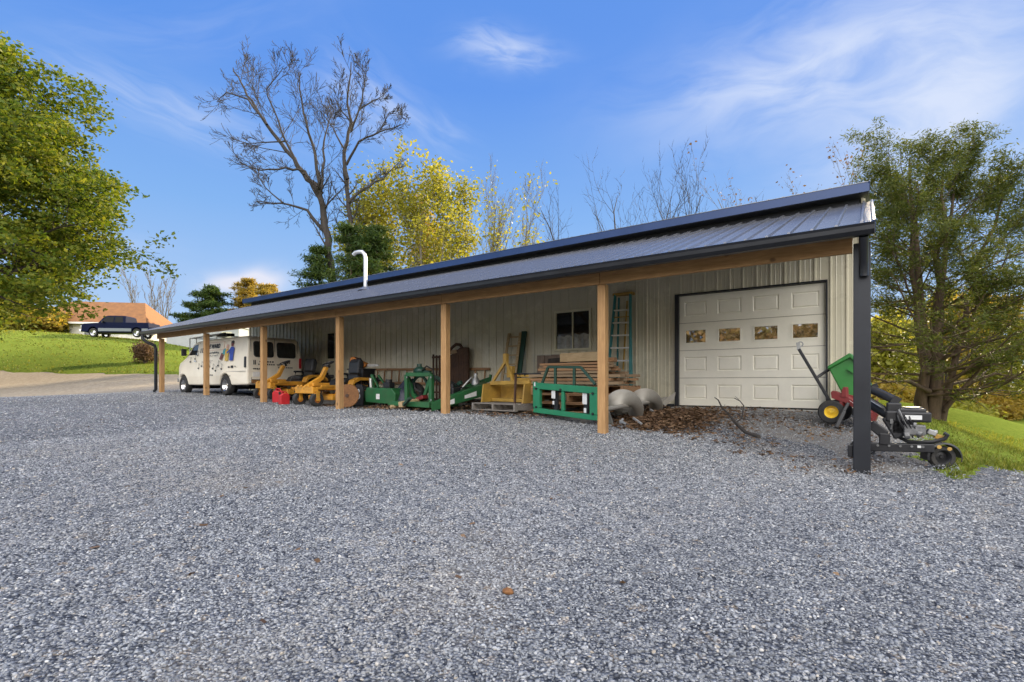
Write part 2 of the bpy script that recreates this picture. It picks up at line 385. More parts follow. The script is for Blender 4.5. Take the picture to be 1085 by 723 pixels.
sdg = gravel_sd(gx, gy); sdl = lawn_sd(gx, gy)
micro = (fbm(gx*.6, gy*.6, 21)-.5)*.05+(fbm(gx*2.5, gy*2.5, 22)-.5)*.02
near = np.clip(1-Rr/60, 0, 1)
zg = gz-.02+micro*near
sheet('ground', zg-.04, np.ones_like(gx, bool), M['dirt'])
ZG = gz+np.clip(sdg*.08, -.12, .012)+micro*near*.6
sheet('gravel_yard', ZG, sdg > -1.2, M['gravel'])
ZL = gz+np.clip(sdl*.12, -.2, .02)+micro*near
sheet('lawn', ZL, sdl > -1.5, M['lawn'])

def scatter(n, r0, r1, a0, a1, power=1.):
    u = rng.random(n); r = (r0**power+(r1**power-r0**power)*u)**(1/power); a = R_(1)*(a0+(a1-a0)*rng.random(n))
    x = CC[0]+r*(CD[0]*np.cos(a)+CR[0]*np.sin(a)); y = CC[1]+r*(CD[1]*np.cos(a)+CR[1]*np.sin(a)); return x, y, r
# loose crushed stones over the near yard
def icos():
    p = (1+5**.5)/2
    v = np.array([(-1, p, 0), (1, p, 0), (-1, -p, 0), (1, -p, 0), (0, -1, p), (0, 1, p), (0, -1, -p), (0, 1, -p), (p, 0, -1), (p, 0, 1), (-p, 0, -1), (-p, 0, 1)])
    f = np.array([(0, 11, 5), (0, 5, 1), (0, 1, 7), (0, 7, 10), (0, 10, 11), (1, 5, 9), (5, 11, 4), (11, 10, 2), (10, 7, 6), (7, 1, 8), (3, 9, 4), (3, 4, 2), (3, 2, 6), (3, 6, 8), (3, 8, 9), (4, 9, 5), (2, 4, 11), (6, 2, 10), (8, 6, 7), (9, 8, 1)])
    return v/np.linalg.norm(v[0]), f
def rotmats(n):
    q = rng.normal(size=(n, 4)); q /= np.linalg.norm(q, axis=1)[:, None]; w, x, y, z = q.T
    return np.stack([1-2*(y*y+z*z), 2*(x*y-z*w), 2*(x*z+y*w), 2*(x*y+z*w), 1-2*(x*x+z*z), 2*(y*z-x*w), 2*(x*z-y*w), 2*(y*z+x*w), 1-2*(x*x+y*y)], 1).reshape(n, 3, 3)
def stones(name, n, r0, r1, s0, s1, power, only_gravel=True):
    x, y, r = scatter(n, r0, r1, -52, 52, power)
    if only_gravel:
        k = gravel_sd(x, y) > rng.random(n)*.5-.25; x, y, r = x[k], y[k], r[k]
    n = len(x); v0, f0 = icos()
    sc = (s0+(s1-s0)*rng.random(n)**3)*(1+.3*np.clip((r-4)/6, 0, 1))
    an = np.stack([sc*(.8+.5*rng.random(n)), sc*(.6+.5*rng.random(n)), sc*(.4+.35*rng.random(n))], 1)
    jit = 1+(rng.random((n, 12, 1))-.5)*.5
    v = v0[None]*jit*an[:, None, :]
    v = np.einsum('nij,nkj->nki', rotmats(n), v); v[:, :, 2] *= .75
    z = Hn(x, y)+.012+(fbm(x*.6, y*.6, 21)-.5)*.03+(fbm(x*2.5, y*2.5, 22)-.5)*.012
    v += np.stack([x, y, z+sc*.10], 1)[:, None, :]
    f = (f0[None]+12*np.arange(n)[:, None, None]).reshape(-1, 3)
    return fast_mesh(name, v.reshape(-1, 3), f, M['stone'], kind='stuff', label='loose crushed grey limestone gravel covering the yard')
stones('loose_gravel', 150000, 1.7, 11, .0055, .0155, 1.2)
stones('far_gravel', 60000, 10, 27, .010, .019, 1.0)

def flat_leaves(name, x, y, size, m, label, lift=.02, z=None):
    n = len(x); q = np.array([(-1, -.55, 0), (1, -.55, 0), (1, .55, 0), (-1, .55, 0)], float)
    s = size*(.5+rng.random(n)); R3 = rotmats(n); v = q[None]*s[:, None, None]
    v = np.einsum('nij,nkj->nki', R3, v); v[:, :, 2] *= .45
    z = (Hn(x, y) if z is None else z)+lift*rng.random(n)*2
    v += np.stack([x, y, z], 1)[:, None, :]
    return fast_mesh(name, v.reshape(-1, 3), np.arange(4*n).reshape(-1, 4), m, kind='stuff', label=label)
# leaf litter along the shed floor and one thicker drift by the post
def in_litter():
    n = 20000; x = rng.uniform(-12.5, -.4, n); y = rng.uniform(.2, 3.5, n)
    dens = np.clip(fbm(x*.9, y*.9, 31)*2.4-.85, 0, 1)*np.clip((-x-.2)/3, .25, 1)
    k = rng.random(n) < dens*.7
    return x[k], y[k]
lx, ly = in_litter()
flat_leaves('leaf_litter', lx, ly, .03, M['litter'], 'dry brown leaves scattered over the dirt floor of the shed')
n = 5500
px_ = -3.0+rng.normal(size=n)*.45; py_ = 1.5+rng.normal(size=n)*.7-(px_+2.9)*.25
k = (py_ < 3.45) & (px_ < -2.05) & (px_ > -4.4) & (py_ > .3+.3*fbm(px_*3, py_*0, 2)); px_, py_ = px_[k], py_[k]
hh = .16*np.exp(-((px_+2.9)/.7)**2-((py_-1.6)/.8)**2)
flat_leaves('leaf_pile', px_, py_, .032, M['litter'], 'heap of dry brown leaves drifted beside the grey discs and garage door', .02, Hn(px_, py_)+hh*rng.random(len(px_)))
xx, yy = (rng.uniform(-2.3, .9, 1300), rng.uniform(-.6, 3.3, 1300)); k = (fbm(xx*1.6, yy*1.6, 8) > .55); 
flat_leaves('fallen_leaves', xx[k], yy[k], .028, M['litter'], 'scattered brown leaves on the dirt strip before the garage door')
def dirt_stones(n):
    global scatter
    keep = scatter; scatter = lambda n_, *a: (rng.uniform(-3.6, 1.0, n_), rng.uniform(-.6, 3.3, n_), np.full(n_, 5.))
    stones('apron_gravel', n, 0, 0, .006, .016, 1, False); scatter = keep
dirt_stones(14000)
lx2, ly2, _r = scatter(260, 3, 15, -45, 46, 1.3)
flat_leaves('yard_leaves', lx2, ly2, .022, M['litter'], 'few single brown leaves blown over the grey gravel yard', .012)
# grass blades on the bank right of the shed
def blades(name, n, xs, ys, hmin, hmax, label, w=.012):
    x = rng.uniform(*xs, n); y = rng.uniform(*ys, n); sd = lawn_sd(x, y)
    k = (sd > -.3) & (rng.random(n) < np.clip(.35+fbm(x*1.3, y*1.3, 12)*1.1-.2, 0, 1)); x, y = x[k], y[k]; n = len(x)
    h = rng.uniform(hmin, hmax, n)*(.6+.8*fbm(x*2, y*2, 14)); a = rng.uniform(0, 2*PI, n); lean = rng.normal(size=(n, 2))*.45*h[:, None]
    z = Hn(x, y)-.005; ww = w*(.6+.8*rng.random(n))
    dx, dy = np.cos(a)*ww, np.sin(a)*ww
    v = np.stack([np.stack([x-dx, y-dy, z], 1), np.stack([x+dx, y+dy, z], 1), np.stack([x+lean[:, 0], y+lean[:, 1], z+h], 1)], 1)
    return fast_mesh(name, v.reshape(-1, 3), np.arange(3*n).reshape(-1, 3), M['blade'], kind='stuff', label=label)
blades('grass', 90000, (-.1, 9.5), (-1.3, 11), .03, .10, 'short yellow green grass on the bank beside the shed')
blades('long_grass', 500, (.2, 1.6), (-.7, .4), .06, .17, 'taller grass tufts round the trailer mower wheel', .01)
blades('lawn_grass', 40000, (-75, -31), (-8, 22), .04, .12, 'rough mown grass of the lawn below the house', .05)

# pale road beyond the right bank
mb = MB(); ctr = [cw(p, d) for p, d in ((985, 78), (1010, 72), (1040, 66), (1085, 60), (1160, 54), (1300, 48))]
for i in range(len(ctr)-1):
    for s in range(4):
        t0 = s/4; t1 = (s+1)/4; a = Vector(ctr[i]).lerp(Vector(ctr[i+1]), t0); b = Vector(ctr[i]).lerp(Vector(ctr[i+1]), t1)
        nn = (Vector(ctr[i+1])-Vector(ctr[i])).orthogonal().normalized()*2.6
        mb.poly([(p.x, p.y, H(p.x, p.y)+.12) for p in (a-nn, a+nn, b+nn, b-nn)])
mb.build('road', M['conc'], kind='structure')

# ------------------------------------------------------------------ the pole barn
XR, XL, WY = 0.0, -22.25, 3.575            # wall ends, front wall plane
EX0, EX1 = -22.3, .11                      # roof ends
def lz(y): return 2.455+(y+.43)*.358       # lean-to roof line
barn = thing('pole_barn', 'long grey metal pole barn with an open lean-to on wooden posts', 'barn')
RIB = .2615
def ribbed(mb, x0, x1, z0, z1, Y, rib=RIB, h=.022):
    xs = [x0]; k = math.ceil((x0-.05)/rib)
    pts = [(x0, 0)]
    while k*rib < x1-.03:
        c = k*rib
        if c > x0+.03: pts += [(c-.024, 0), (c-.012, -h), (c+.012, -h), (c+.024, 0)]
        for q in (.33, .67):
            e = c+rib*q
            if x0+.02 < e < x1-.02: pts += [(e-.012, 0), (e, -.006), (e+.012, 0)]
        k += 1
    pts.append((x1, 0))
    pts = sorted(set(pts), key=lambda p: p[0])
    n = len(pts)
    mb.add([(x, Y+d, z0) for x, d in pts]+[(x, Y+d, z1) for x, d in pts], [(i, i+1, n+i+1, n+i) for i in range(n-1)])
WT = 3.78
wl = MB()
DX0, DX1, DZ = -3.43, -.6, 2.47
openings = [(-16.66, -15.62, 1.36, 2.42), (-6.68, -5.61, 1.34, 2.39), (DX0, DX1, -.2, DZ)]
xcur = XL
for x0, x1, z0, z1 in openings:
    ribbed(wl, xcur, x0, .0, WT, WY); ribbed(wl, x0, x1, z1, WT, WY)
    if z0 > 0: ribbed(wl, x0, x1, .0, z0, WY)
    xcur = x1
ribbed(wl, xcur, XR, .0, WT, WY)
wl.build('wall', M['wall'], barn)
BY = 10.6
m = MB(); m.box((XR-.02, (WY+BY)/2+.06, 1.95), (.04, BY-WY-.14, 4.2))
for k in range(24):
    y = WY+.3+k*.29
    m.box((XR+.012, y, 1.95), (.024, .04, 4.19))
m.build('side_wall', M['wall'], barn)
MB().box((XL+.03, (WY+BY)/2+.06, 1.95), (.06, BY-WY-.14, 4.2)).build('side_wall', M['wall'], barn)
MB().box(((XL+XR)/2, BY, 1.9), (XR-XL-.14, .06, 4.3)).build('rear_wall', M['wall'], barn)
MB().box(((XL+XR)/2, WY+.35, 1.9), (XR-XL-.14, .04, 4.1)).build('dark_interior', M['black'], barn)  # black sheet standing in for the unlit interior behind the windows
MB().box((XR+.004, WY-.012, 1.86), (.11, .06, 3.7)).build('corner_trim', M['wall'], barn, bevel=.006)
MB().box((XL-.004, WY-.012, 1.9), (.11, .06, 3.7)).build('corner_trim', M['wall'], barn, bevel=.006)
m = MB()
for x0, x1 in ((XL+.06, DX0-.11), (DX1+.08, XR-.06)): m.box(((x0+x1)/2, WY-.012, -.06), (x1-x0, .05, .18))
m.build('base_trim', M['dark_trim'], barn)
# upper wall strip between the roofs, coloured dark for its shaded gap
UZ = 4.17
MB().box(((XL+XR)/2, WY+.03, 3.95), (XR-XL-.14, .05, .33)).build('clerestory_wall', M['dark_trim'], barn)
# lean-to roof
def roof_sheet(x0, x1, y0, y1, zf, rib=RIB, h=.022, th=.01):
    mb = MB(); pts = [(x0, 0)]; k = math.ceil((x0+.03)/rib)
    while k*rib < x1-.03:
        c = k*rib; pts += [(c-.026, 0), (c-.013, h), (c+.013, h), (c+.026, 0)]
        k += 1
    pts.append((x1, 0)); n = len(pts)
    vs = [(x, y0, zf(y0)+d) for x, d in pts]+[(x, y1, zf(y1)+d) for x, d in pts]+[(x, y0, zf(y0)-th) for x, d in pts]+[(x, y1, zf(y1)-th) for x, d in pts]
    fs = []
    for i in range(n-1): fs += [(i, i+1, n+i+1, n+i), (2*n+i, 3*n+i, 3*n+i+1, 2*n+i+1), (i, 2*n+i, 2*n+i+1, i+1), (n+i, n+i+1, 3*n+i+1, 3*n+i)]
    fs += [(0, n, 3*n, 2*n), (n-1, 3*n-1-0*n, 4*n-1, 2*n-1)]
    fs[-1] = (n-1, 3*n-1, 4*n-1, 2*n-1)
    mb.add(vs, fs); return mb
lr = roof_sheet(EX0, EX1, -.47, WY-.002, lz, h=.032).build('lean_to_roof', M['roof'], barn)
m = MB()
for i in range(5):
    y = -.3+i*.93
    m.box(((EX0+EX1)/2, y, lz(y)-.055), (EX1-EX0-.12, .038, .085), (math.atan(.358), 0, 0))
m.build('purlin', M['beam'], barn)
for i in range(19):
    x = -.12-i*1.22
    MB().bar((x, -.02, lz(-.02)-.175), (x, WY-.03, lz(WY)-.175), .04, .14).build('rafter', M['beam'], barn)
# eave: fascia trim, gutter
EL = EX1-EX0; EC = (EX0+EX1)/2
MB().box((EC, -.425, 2.365), (EL-.04, .03, .13)).build('eave_fascia', M['gutter'], barn)
g = MB()
prof = [(-.445, 2.30), (-.50, 2.30), (-.555, 2.345), (-.56, 2.395), (-.575, 2.425), (-.565, 2.43), (-.55, 2.40), (-.545, 2.35), (-.497, 2.312), (-.445, 2.312)]
for xs in ((EX0-.02, EX1+.02),):
    n = len(prof); g.add([(xs[0], y, z) for y, z in prof]+[(xs[1], y, z) for y, z in prof], [(i, (i+1) % n, n+(i+1) % n, n+i) for i in range(n)])
g.box((EX1+.02, -.505, 2.365), (.006, .125, .13)); g.box((EX0-.02, -.505, 2.365), (.006, .125, .13))
g.build('gutter', M['gutter'], barn)
# end barge trims of the lean-to
for X in (EX0-.015, EX1+.015):
    MB().bar((X, -.46, lz(-.46)-.045), (X, WY, lz(WY)-.045), .03, .15).build('barge_trim', M['fascia'], barn)
# carrying beam, butted over each post
for i in range(6):
    x1 = -i*3.656-(.10 if i == 0 else .004); x0 = -(i+1)*3.656+.004-(.09 if i == 5 else 0)
    MB().box(((x0+x1)/2, -.065, 2.295), (x1-x0, .055, .225)).build('beam', M['beam'], barn, bevel=.006)
for i in range(7):
    for q in range(3):
        x = -i*3.656-.5-q*1.2
        if x > XL and i < 6: MB().box((x, .0, 2.34), (.04, .075, .12)).build('lookout', M['beam'], barn)
# posts
for i in range(1, 7):
    x = -i*3.656; z0 = H(x, 0)-.15
    MB().box((x, .04, (z0+2.19)/2), (.145, .145, 2.19-z0)).build('post', M['post'], barn, bevel=.008)
z0 = H(0, 0)-.12
cp = MB().box((0, 0, (z0+2.3)/2), (.185, .19, 2.3-z0)).build('corner_post', M['dark_trim'], barn, bevel=.01)
MB().box((-.125, .03, z0+.35), (.06, .07, .16)).build('outlet_box', M['black'], cp, bevel=.01)
ds = MB(); ds.tube([(.02, -.42, 2.3), (.02, -.36, 2.2), (.02, -.2, 2.08), (.02, -.145, 1.95), (.02, -.14, 1.86)], .052, 10); ds.build('downspout', M['gutter'], barn, smooth=True)
# far downspout with its elbow
ds = MB(); X = -22.02; zz = H(X, -.1)
ds.tube([(X-.18, -.5, 2.3), (X-.17, -.5, 2.17), (X-.10, -.38, 2.04), (X-.02, -.16, 1.93), (X-.02, -.12, 1.8), (X-.02, -.12, zz+.12), (X-.08, -.16, zz+.05)], .055, 10)
ds.build('downspout', M['gutter'], barn, smooth=True)
# main roof: front slope up to a ridge and the rear slope
RY = (WY+BY)/2
def uz(y): return UZ+(y-3.26)*.28
ur = roof_sheet(EX0-.02, EX1-.01, 3.24, RY, uz, h=.008).build('main_roof', M['roof'], barn)
roof_sheet(EX0-.02, EX1-.01, RY, BY+.3, lambda y: uz(RY)-(y-RY)*.28, h=.008).build('main_roof', M['roof'], barn)
MB().box((EC, 3.262, UZ-.10), (EL-.05, .025, .165)).build('fascia_board', M['fascia'], barn)
MB().box((EC, 3.42, UZ-.185), (EL-.08, .30, .012)).build('soffit', M['dark_trim'], barn)
for X in (EX0, EX1-.03):
    MB().bar((X, 3.26, uz(3.26)-.085), (X, RY, uz(RY)-.085), .028, .16).build('barge_trim', M['fascia'], barn)
    MB().prism([(3.6, 3.9), (RY, uz(RY)-.05), (BY, 3.9)], X-.01, X+.01).v
    q = MB(); q.add([(XR-.03 if X > -5 else XL+.03, y, z) for y, z in ((WY+.08, 4.05), (BY-.08, 4.05), (BY-.08, 4.2), (RY, uz(RY)-.06), (WY+.08, 4.2))], [(0, 1, 2, 3, 4)])
    q.build('gable_panel', M['wall'], barn)
MB().tube([(EX0-.02, RY, uz(RY)+.02), (EX1-.01, RY, uz(RY)+.02)], .04, 6).build('ridge_cap', M['roof'], barn)
# vent pipe through the lean-to roof
vp = MB(); VX = -12.42
vp.tube([(VX, 2.0, lz(2)-.05), (VX, 2.0, 4.3), (VX-.02, 1.985, 4.42), (VX-.1, 1.96, 4.5), (VX-.22, 1.93, 4.51), (VX-.34, 1.9, 4.5), (VX-.42, 1.88, 4.44)], .058, 12)
pp = vp.build('vent_pipe', M['galv'], barn, smooth=True)
MB().lathe([(.22, -.03), (.16, .02), (.085, .08)], (VX, 2.0, lz(2)+.02), n=12).build('boot', M['roof'], pp)
# windows
for x0, x1, z0, z1 in openings[:2]:
    f = MB(); t = .055
    for c, d in (((x0+x1)/2, z1-t/2), ((x0+x1)/2, z0+t/2)):
        f.box((c, WY-.02, d), (x1-x0, .07, t))
    for c in (x0+t/2, x1-t/2): f.box((c, WY-.02, (z0+z1)/2), (t, .07, z1-z0-2*t-.002))
    f.box(((x0+x1)/2, WY-.01, (z0+z1)/2), (.03, .045, z1-z0-2*t-.002))
    w = f.build('window', M['cream'], barn, bevel=.005)
    for s in (0, 1):
        a = x0+t if s == 0 else (x0+x1)/2+.015; b = (x0+x1)/2-.015 if s == 0 else x1-t
        MB().box(((a+b)/2, WY+.012+.004*s, (z0+z1)/2), (b-a, .006, z1-z0-2*t)).build('pane', M['glass'], w)
    if x0 > -10:  # grey sheet across the lower part of the near window
        for s in (0, 1):
            b = MB(); a0 = x0+.06 if s == 0 else (x0+x1)/2+.02; a1 = a0+.44
            N = 9
            vs = [(a0+(a1-a0)*i/(N-1), WY+.004+.0012*math.sin(i*2.1), z0+.06+(0 if r == 0 else .33+.02*math.sin(i*1.3+s)+(.03 if s else 0))) for r in range(2) for i in range(N)]
            b.add(vs, [(i, i+1, N+i+1, N+i) for i in range(N-1)]); b.build('lower_sheet', M['low_sheet'] if 'low_sheet' in M else M.setdefault('low_sheet', paint('grey_sheet', (.30, .30, .28), .18, 0, .55, 5)), w)
# garage door
gd = MB(); dt = WY+.045
cols_ = 4; rows = 4; dw = (DX1-DX0)/cols_; dh = (DZ-.0)/rows
door = MB()
holes = []
def panel_rect(c, r):
    return DX0+dw*c+dw*.16, DX0+dw*(c+1)-dw*.16, dh*r+dh*.24, dh*(r+1)-dh*.24
for r in range(rows):
    z0, z1 = dh*r+.004, dh*(r+1)-.004
    # rails and stiles round each raised panel, then the panel
    door.box(((DX0+DX1)/2, dt, (z0+z0+dh*.24)/2-.001), (DX1-DX0, .04, dh*.24-.004)); door.box(((DX0+DX1)/2, dt, z1-dh*.12), (DX1-DX0, .04, dh*.24-.006))
    zc0, zc1 = z0+dh*.24-.005, z1-dh*.24+.003
    xs = [DX0]
    for c in range(cols_):
        a, b, p, q = panel_rect(c, r); door.box(((xs[-1]+a)/2, dt, (zc0+zc1)/2), (a-xs[-1], .04, zc1-zc0)); xs.append(b)
        if r != 2:
            e = .045
            door.add([(a, dt-.02, zc0), (b, dt-.02, zc0), (b, dt-.02, zc1), (a, dt-.02, zc1), (a+.02, dt-.002, zc0+.02), (b-.02, dt-.002, zc0+.02), (b-.02, dt-.002, zc1-.02), (a+.02, dt-.002, zc1-.02),
                      (a+e, dt-.017, zc0+e), (b-e, dt-.017, zc0+e), (b-e, dt-.017, zc1-e), (a+e, dt-.017, zc1-e)],
                     [(0, 1, 5, 4), (1, 2, 6, 5), (2, 3, 7, 6), (3, 0, 4, 7), (4, 5, 9, 8), (5, 6, 10, 9), (6, 7, 11, 10), (7, 4, 8, 11), (8, 9, 10, 11)])
    door.box(((xs[-1]+DX1)/2, dt, (zc0+zc1)/2), (DX1-xs[-1], .04, zc1-zc0))
do = door.build('garage_door', M['door'], barn)
for c in range(cols_):
    a, b, p, q = panel_rect(c, 2); z0 = dh*2+dh*.24-.001; z1 = dh*3-dh*.24
    f = MB()
    for zc in (z0+.012, z1-.012): f.box(((a+b)/2, dt-.014, zc), (b-a, .03, .024))
    for xc in (a+.012, b-.012): f.box((xc, dt-.014, (z0+z1)/2), (.024, .03, z1-z0-.05))
    f.build('pane_frame', M['door'], do)
    MB().box(((a+b)/2, dt+.008, (z0+z1)/2), (b-a, .008, z1-z0)).build('pane', M['door_glass'], do)
for i in range(1, rows): MB().box(((DX0+DX1)/2, dt+.012, dh*i), (DX1-DX0, .03, .012)).build('section_joint', M['soffit'], do)
fr = MB()
fr.box((DX0-.04, WY-.03, DZ/2-.01), (.085, .075, DZ+.05)); fr.box((DX1+.014, WY-.025, DZ/2-.01), (.03, .065, DZ+.05)); fr.box(((DX0+DX1)/2-.027, WY-.028, DZ+.018), (DX1-DX0+.11, .07, .033))
fr.build('door_frame', M['dark_trim'], barn, bevel=.004)
MB().box(((DX0+DX1)/2, dt-.004, -.012), (DX1-DX0, .06, .03)).build('bottom_seal', M['rubber'], do)
MB().box(((DX0+DX1)/2, WY-.05, -.11), (DX1-DX0+.2, .42, .16)).build('slab', M['conc'], barn, bevel=.01)
# ------------------------------------------------------------------ helpers for things
def P(root, mb, name, m, parent=None, **kw):
    """a part built in world coordinates, stored relative to its thing"""
    L = root.location; mb.v = [(v[0]-L.x, v[1]-L.y, v[2]-L.z) for v in mb.v]
    return mb.build(name, m, parent or root, **kw)
def wheel(parent, c, ax, r, w, rim='chrome', name='wheel', tyre='rubber', ri=.62):
    t = MB(); ax = Vector(ax).normalized(); u = r/1.
    t.lathe([(ri*r, -w/2), (.9*r, -w/2), (.985*r, -.36*w), (r, -.2*w), (r, .2*w), (.985*r, .36*w), (.9*r, w/2), (ri*r, w/2)], c, ax, 24, True)
    o = t.build(name, M[tyre], parent, smooth=True)
    q = MB(); q.lathe([(.001, .16*w), (.2*ri*r, .16*w), (.3*ri*r, .05*w), (.7*ri*r, -.02*w), (.85*ri*r, .3*w), (1.01*ri*r, .42*w), (1.01*ri*r, -.42*w), (.85*ri*r, -.3*w), (.7*ri*r, -.1*w), (.001, -.1*w)], c, ax, 20)
    q.build('rim', M[rim], o, smooth=True); return o
def text(name, s, size, m, parent, loc, rot, off=0., shear=0., ext=.0015, align='CENTER', sx=1.):
    cu = bpy.data.curves.new(name, 'FONT'); cu.body = s; cu.size = size; cu.offset = off; cu.shear = shear; cu.extrude = ext; cu.align_x = align; cu.align_y = 'CENTER'
    o = bpy.data.objects.new(name, cu); COL.objects.link(o); bpy.context.view_layer.update()
    me = bpy.data.meshes.new_from_object(o.evaluated_get(bpy.context.evaluated_depsgraph_get())); bpy.data.objects.remove(o); bpy.data.curves.remove(cu)
    me.materials.clear(); me.materials.append(m)
    q = bpy.data.objects.new(name, me); COL.objects.link(q); q.parent = parent; q.location = loc; q.rotation_euler = rot; q.scale = (sx, 1, 1); return q
def arch(cx, z, r, n=9, s=1):
    return [(cx-s*r*math.cos(PI*i/(n-1)), z+r*math.sin(PI*i/(n-1))) for i in range(n)]

# ------------------------------------------------------------------ old cream van under the far end
VXr, VY = -16.45, .47
vz = H(-18.8, .6)
van = thing('van', 'old cream panel van with painted lettering and figures parked under the far end', 'van', (VXr, VY, vz))
prof = [(-5.32, .40), (-5.38, .62), (-5.36, .9), (-5.28, 1.06), (-5.1, 1.18), (-4.5, 1.37), (-4.0, 1.84), (-3.72, 1.94), (-2, 1.985), (-.2, 1.965), (-.06, 1.86), (0, 1.3), (.02, .62), (0, .36)]
bot = [(-1.08, .34)]+[(x, z) for x, z in arch(-1.5, .34, .40, 9, -1)][1:-1]+[(-1.91, .34), (-4.33, .34)]+arch(-4.75, .34, .40, 9, -1)[1:-1]+[(-5.16, .36)]
def vside(x, z, sd):
    k = max(0, z-1.2)*.13+max(0, .6-z)*.08+max(0, -4.9-x)*.22
    return k if sd == 0 else 1.95-k
b = MB(); b.prism(prof+bot, 0, 1.95, vside); body = b.build('body', M['van'], van, bevel=.045)
b = MB(); b.box((-2.65, .98, .42), (4.8, 1.55, .22)); b.box((-1.5, .98, .5), (.78, 1.4, .6)); b.box((-4.75, .98, .5), (.78, 1.4, .6)); b.build('chassis', M['black'], van)
for x in (-1.5, -4.75):
    for y, a in ((.12, (0, -1, 0)), (1.83, (0, 1, 0))): wheel(van, (x, y, .345), a, .345, .22, 'chrome')
def van_side_poly(name, pts, m, parent, off=-.006, th=.012):
    q = MB(); n = len(pts); q.add([(x, vside(x, z, 0)+off, z) for x, z in pts]+[(x, vside(x, z, 0)+off+th, z) for x, z in pts], [tuple(range(n)), tuple(reversed(range(n, 2*n)))]+[(i, (i+1) % n, n+(i+1) % n, n+i) for i in range(n)])
    return q.build(name, M[m] if isinstance(m, str) else m, parent)
def vrear(z): return .018 if z < 1.3 else .018-.1*(z-1.3)
def van_rear_poly(name, pts, m, parent, off=.012, th=.012):
    q = MB(); n = len(pts); q.add([(vrear(z)+off, y, z) for y, z in pts]+[(vrear(z)+off-th, y, z) for y, z in pts], [tuple(range(n)), tuple(reversed(range(n, 2*n)))]+[(i, (i+1) % n, n+(i+1) % n, n+i) for i in range(n)])
    return q.build(name, M[m] if isinstance(m, str) else m, parent)
def rrect(x0, x1, z0, z1, r=.05, n=4):
    o = []
    for cx, cz, a0 in ((x1-r, z1-r, 0), (x0+r, z1-r, 90), (x0+r, z0+r, 180), (x1-r, z0+r, 270)):
        o += [(cx+r*math.cos(R_(a0+90*i/n)), cz+r*math.sin(R_(a0+90*i/n))) for i in range(n+1)]
    return o
van_side_poly('window', [(-4.33, 1.43), (-3.6, 1.43), (-3.6, 1.83), (-3.93, 1.80)], 'glass', van)
van_side_poly('door_seam', [(-3.5, .5), (-3.485, .5), (-3.485, 1.88), (-3.5, 1.88)], 'dark_trim', body, -.004)
van_side_poly('side_trim', [(-5.1, .80), (-.1, .80), (-.1, .815), (-5.1, .815)], 'alu', body, -.008)
for x in (-2.2,): van_side_poly('panel_seam', [(x, .45), (x+.012, .45), (x+.012, 1.9), (x, 1.9)], 'cream', body, -.003)
van_side_poly('tail_light', rrect(-.17, -.05, .92, 1.28, .03), 'black', van, -.012, .02)
van_side_poly('door_handle', rrect(-3.75, -3.6, 1.2, 1.235, .012), 'chrome', van, -.025, .03)
van_side_poly('fuel_flap', rrect(-1.05, -.9, .92, 1.0, .02), 'dark_trim', van, -.008, .012)
w1 = MB(); w1.poly([(-4.48, .16, 1.41), (-4.02, .2, 1.83), (-4.02, 1.75, 1.83), (-4.48, 1.79, 1.41)]); w1.v = [(x-.02, y, z+.015) for x, y, z in w1.v]; w1.build('windscreen', M['glass'], van)
for y0, y1 in ((.22, .90), (1.02, 1.70)):
    s = van_rear_poly('rear_window', rrect(y0, y1, 1.27, 1.80, .09), 'rubber', van, .012, .016)
    van_rear_poly('pane', rrect(y0+.035, y1-.035, 1.30, 1.77, .07), 'glass', s, .017, .008)
van_rear_poly('door_seam', [(.955, .5), (.967, .5), (.967, 1.9), (.955, 1.9)], 'dark_trim', body, .006)
for y in (.14, 1.80): van_rear_poly('door_seam', [(y, .5), (y+.01, .5), (y+.01, 1.88), (y, 1.88)], 'dark_trim', body, .006)
van_rear_poly('tail_light', rrect(1.83, 1.91, .92, 1.28, .03), 'red', van, .014, .02)
van_rear_poly('door_handle', rrect(1.0, 1.1, 1.0, 1.06, .02), 'chrome', van, .03, .03)
b = MB(); b.box((.10, .98, .47), (.09, 1.85, .13)); b.build('bumper', M['chrome'], van, bevel=.02)
b = MB(); b.box((-5.42, .98, .52), (.09, 1.8, .13)); b.build('bumper', M['chrome'], van, bevel=.02)
van_rear_poly('number_plate', rrect(.18, .58, .62, .78, .02), 'label', van, .02, .012)
b = MB(); b.box((-4.32, -.13, 1.55), (.07, .17, .26)); b.build('mirror', M['black'], van, bevel=.02)
b = MB(); b.tube([(-4.3, .03, 1.45), (-4.3, -.12, 1.5)], .012, 6); b.tube([(-4.3, .05, 1.72), (-4.3, -.12, 1.62)], .012, 6); b.build('mirror_arm', M['black'], van)
b = MB()
for y in (.25, 1.7):
    b.tube([(-4.75, y, 1.5), (-4.75, y, 2.12), (-2.4, y, 2.16)], .018, 6)
    for x in (-4.2, -2.6): b.tube([(x, y, 1.9), (x, y, 2.14)], .015, 6)
for x in (-4.75, -4.2, -3.4, -2.6): b.tube([(x, .25, 2.13), (x, 1.7, 2.13)], .015, 6)
b.build('roof_rack', M['galv'], van)
b = MB(); b.tube([(-3.9, .5, 2.19), (-2.5, .5, 2.21)], .035, 8); b.box((-3.1, .8, 2.2), (.8, .25, .09)); b.build('rack_load', M['black'], van)
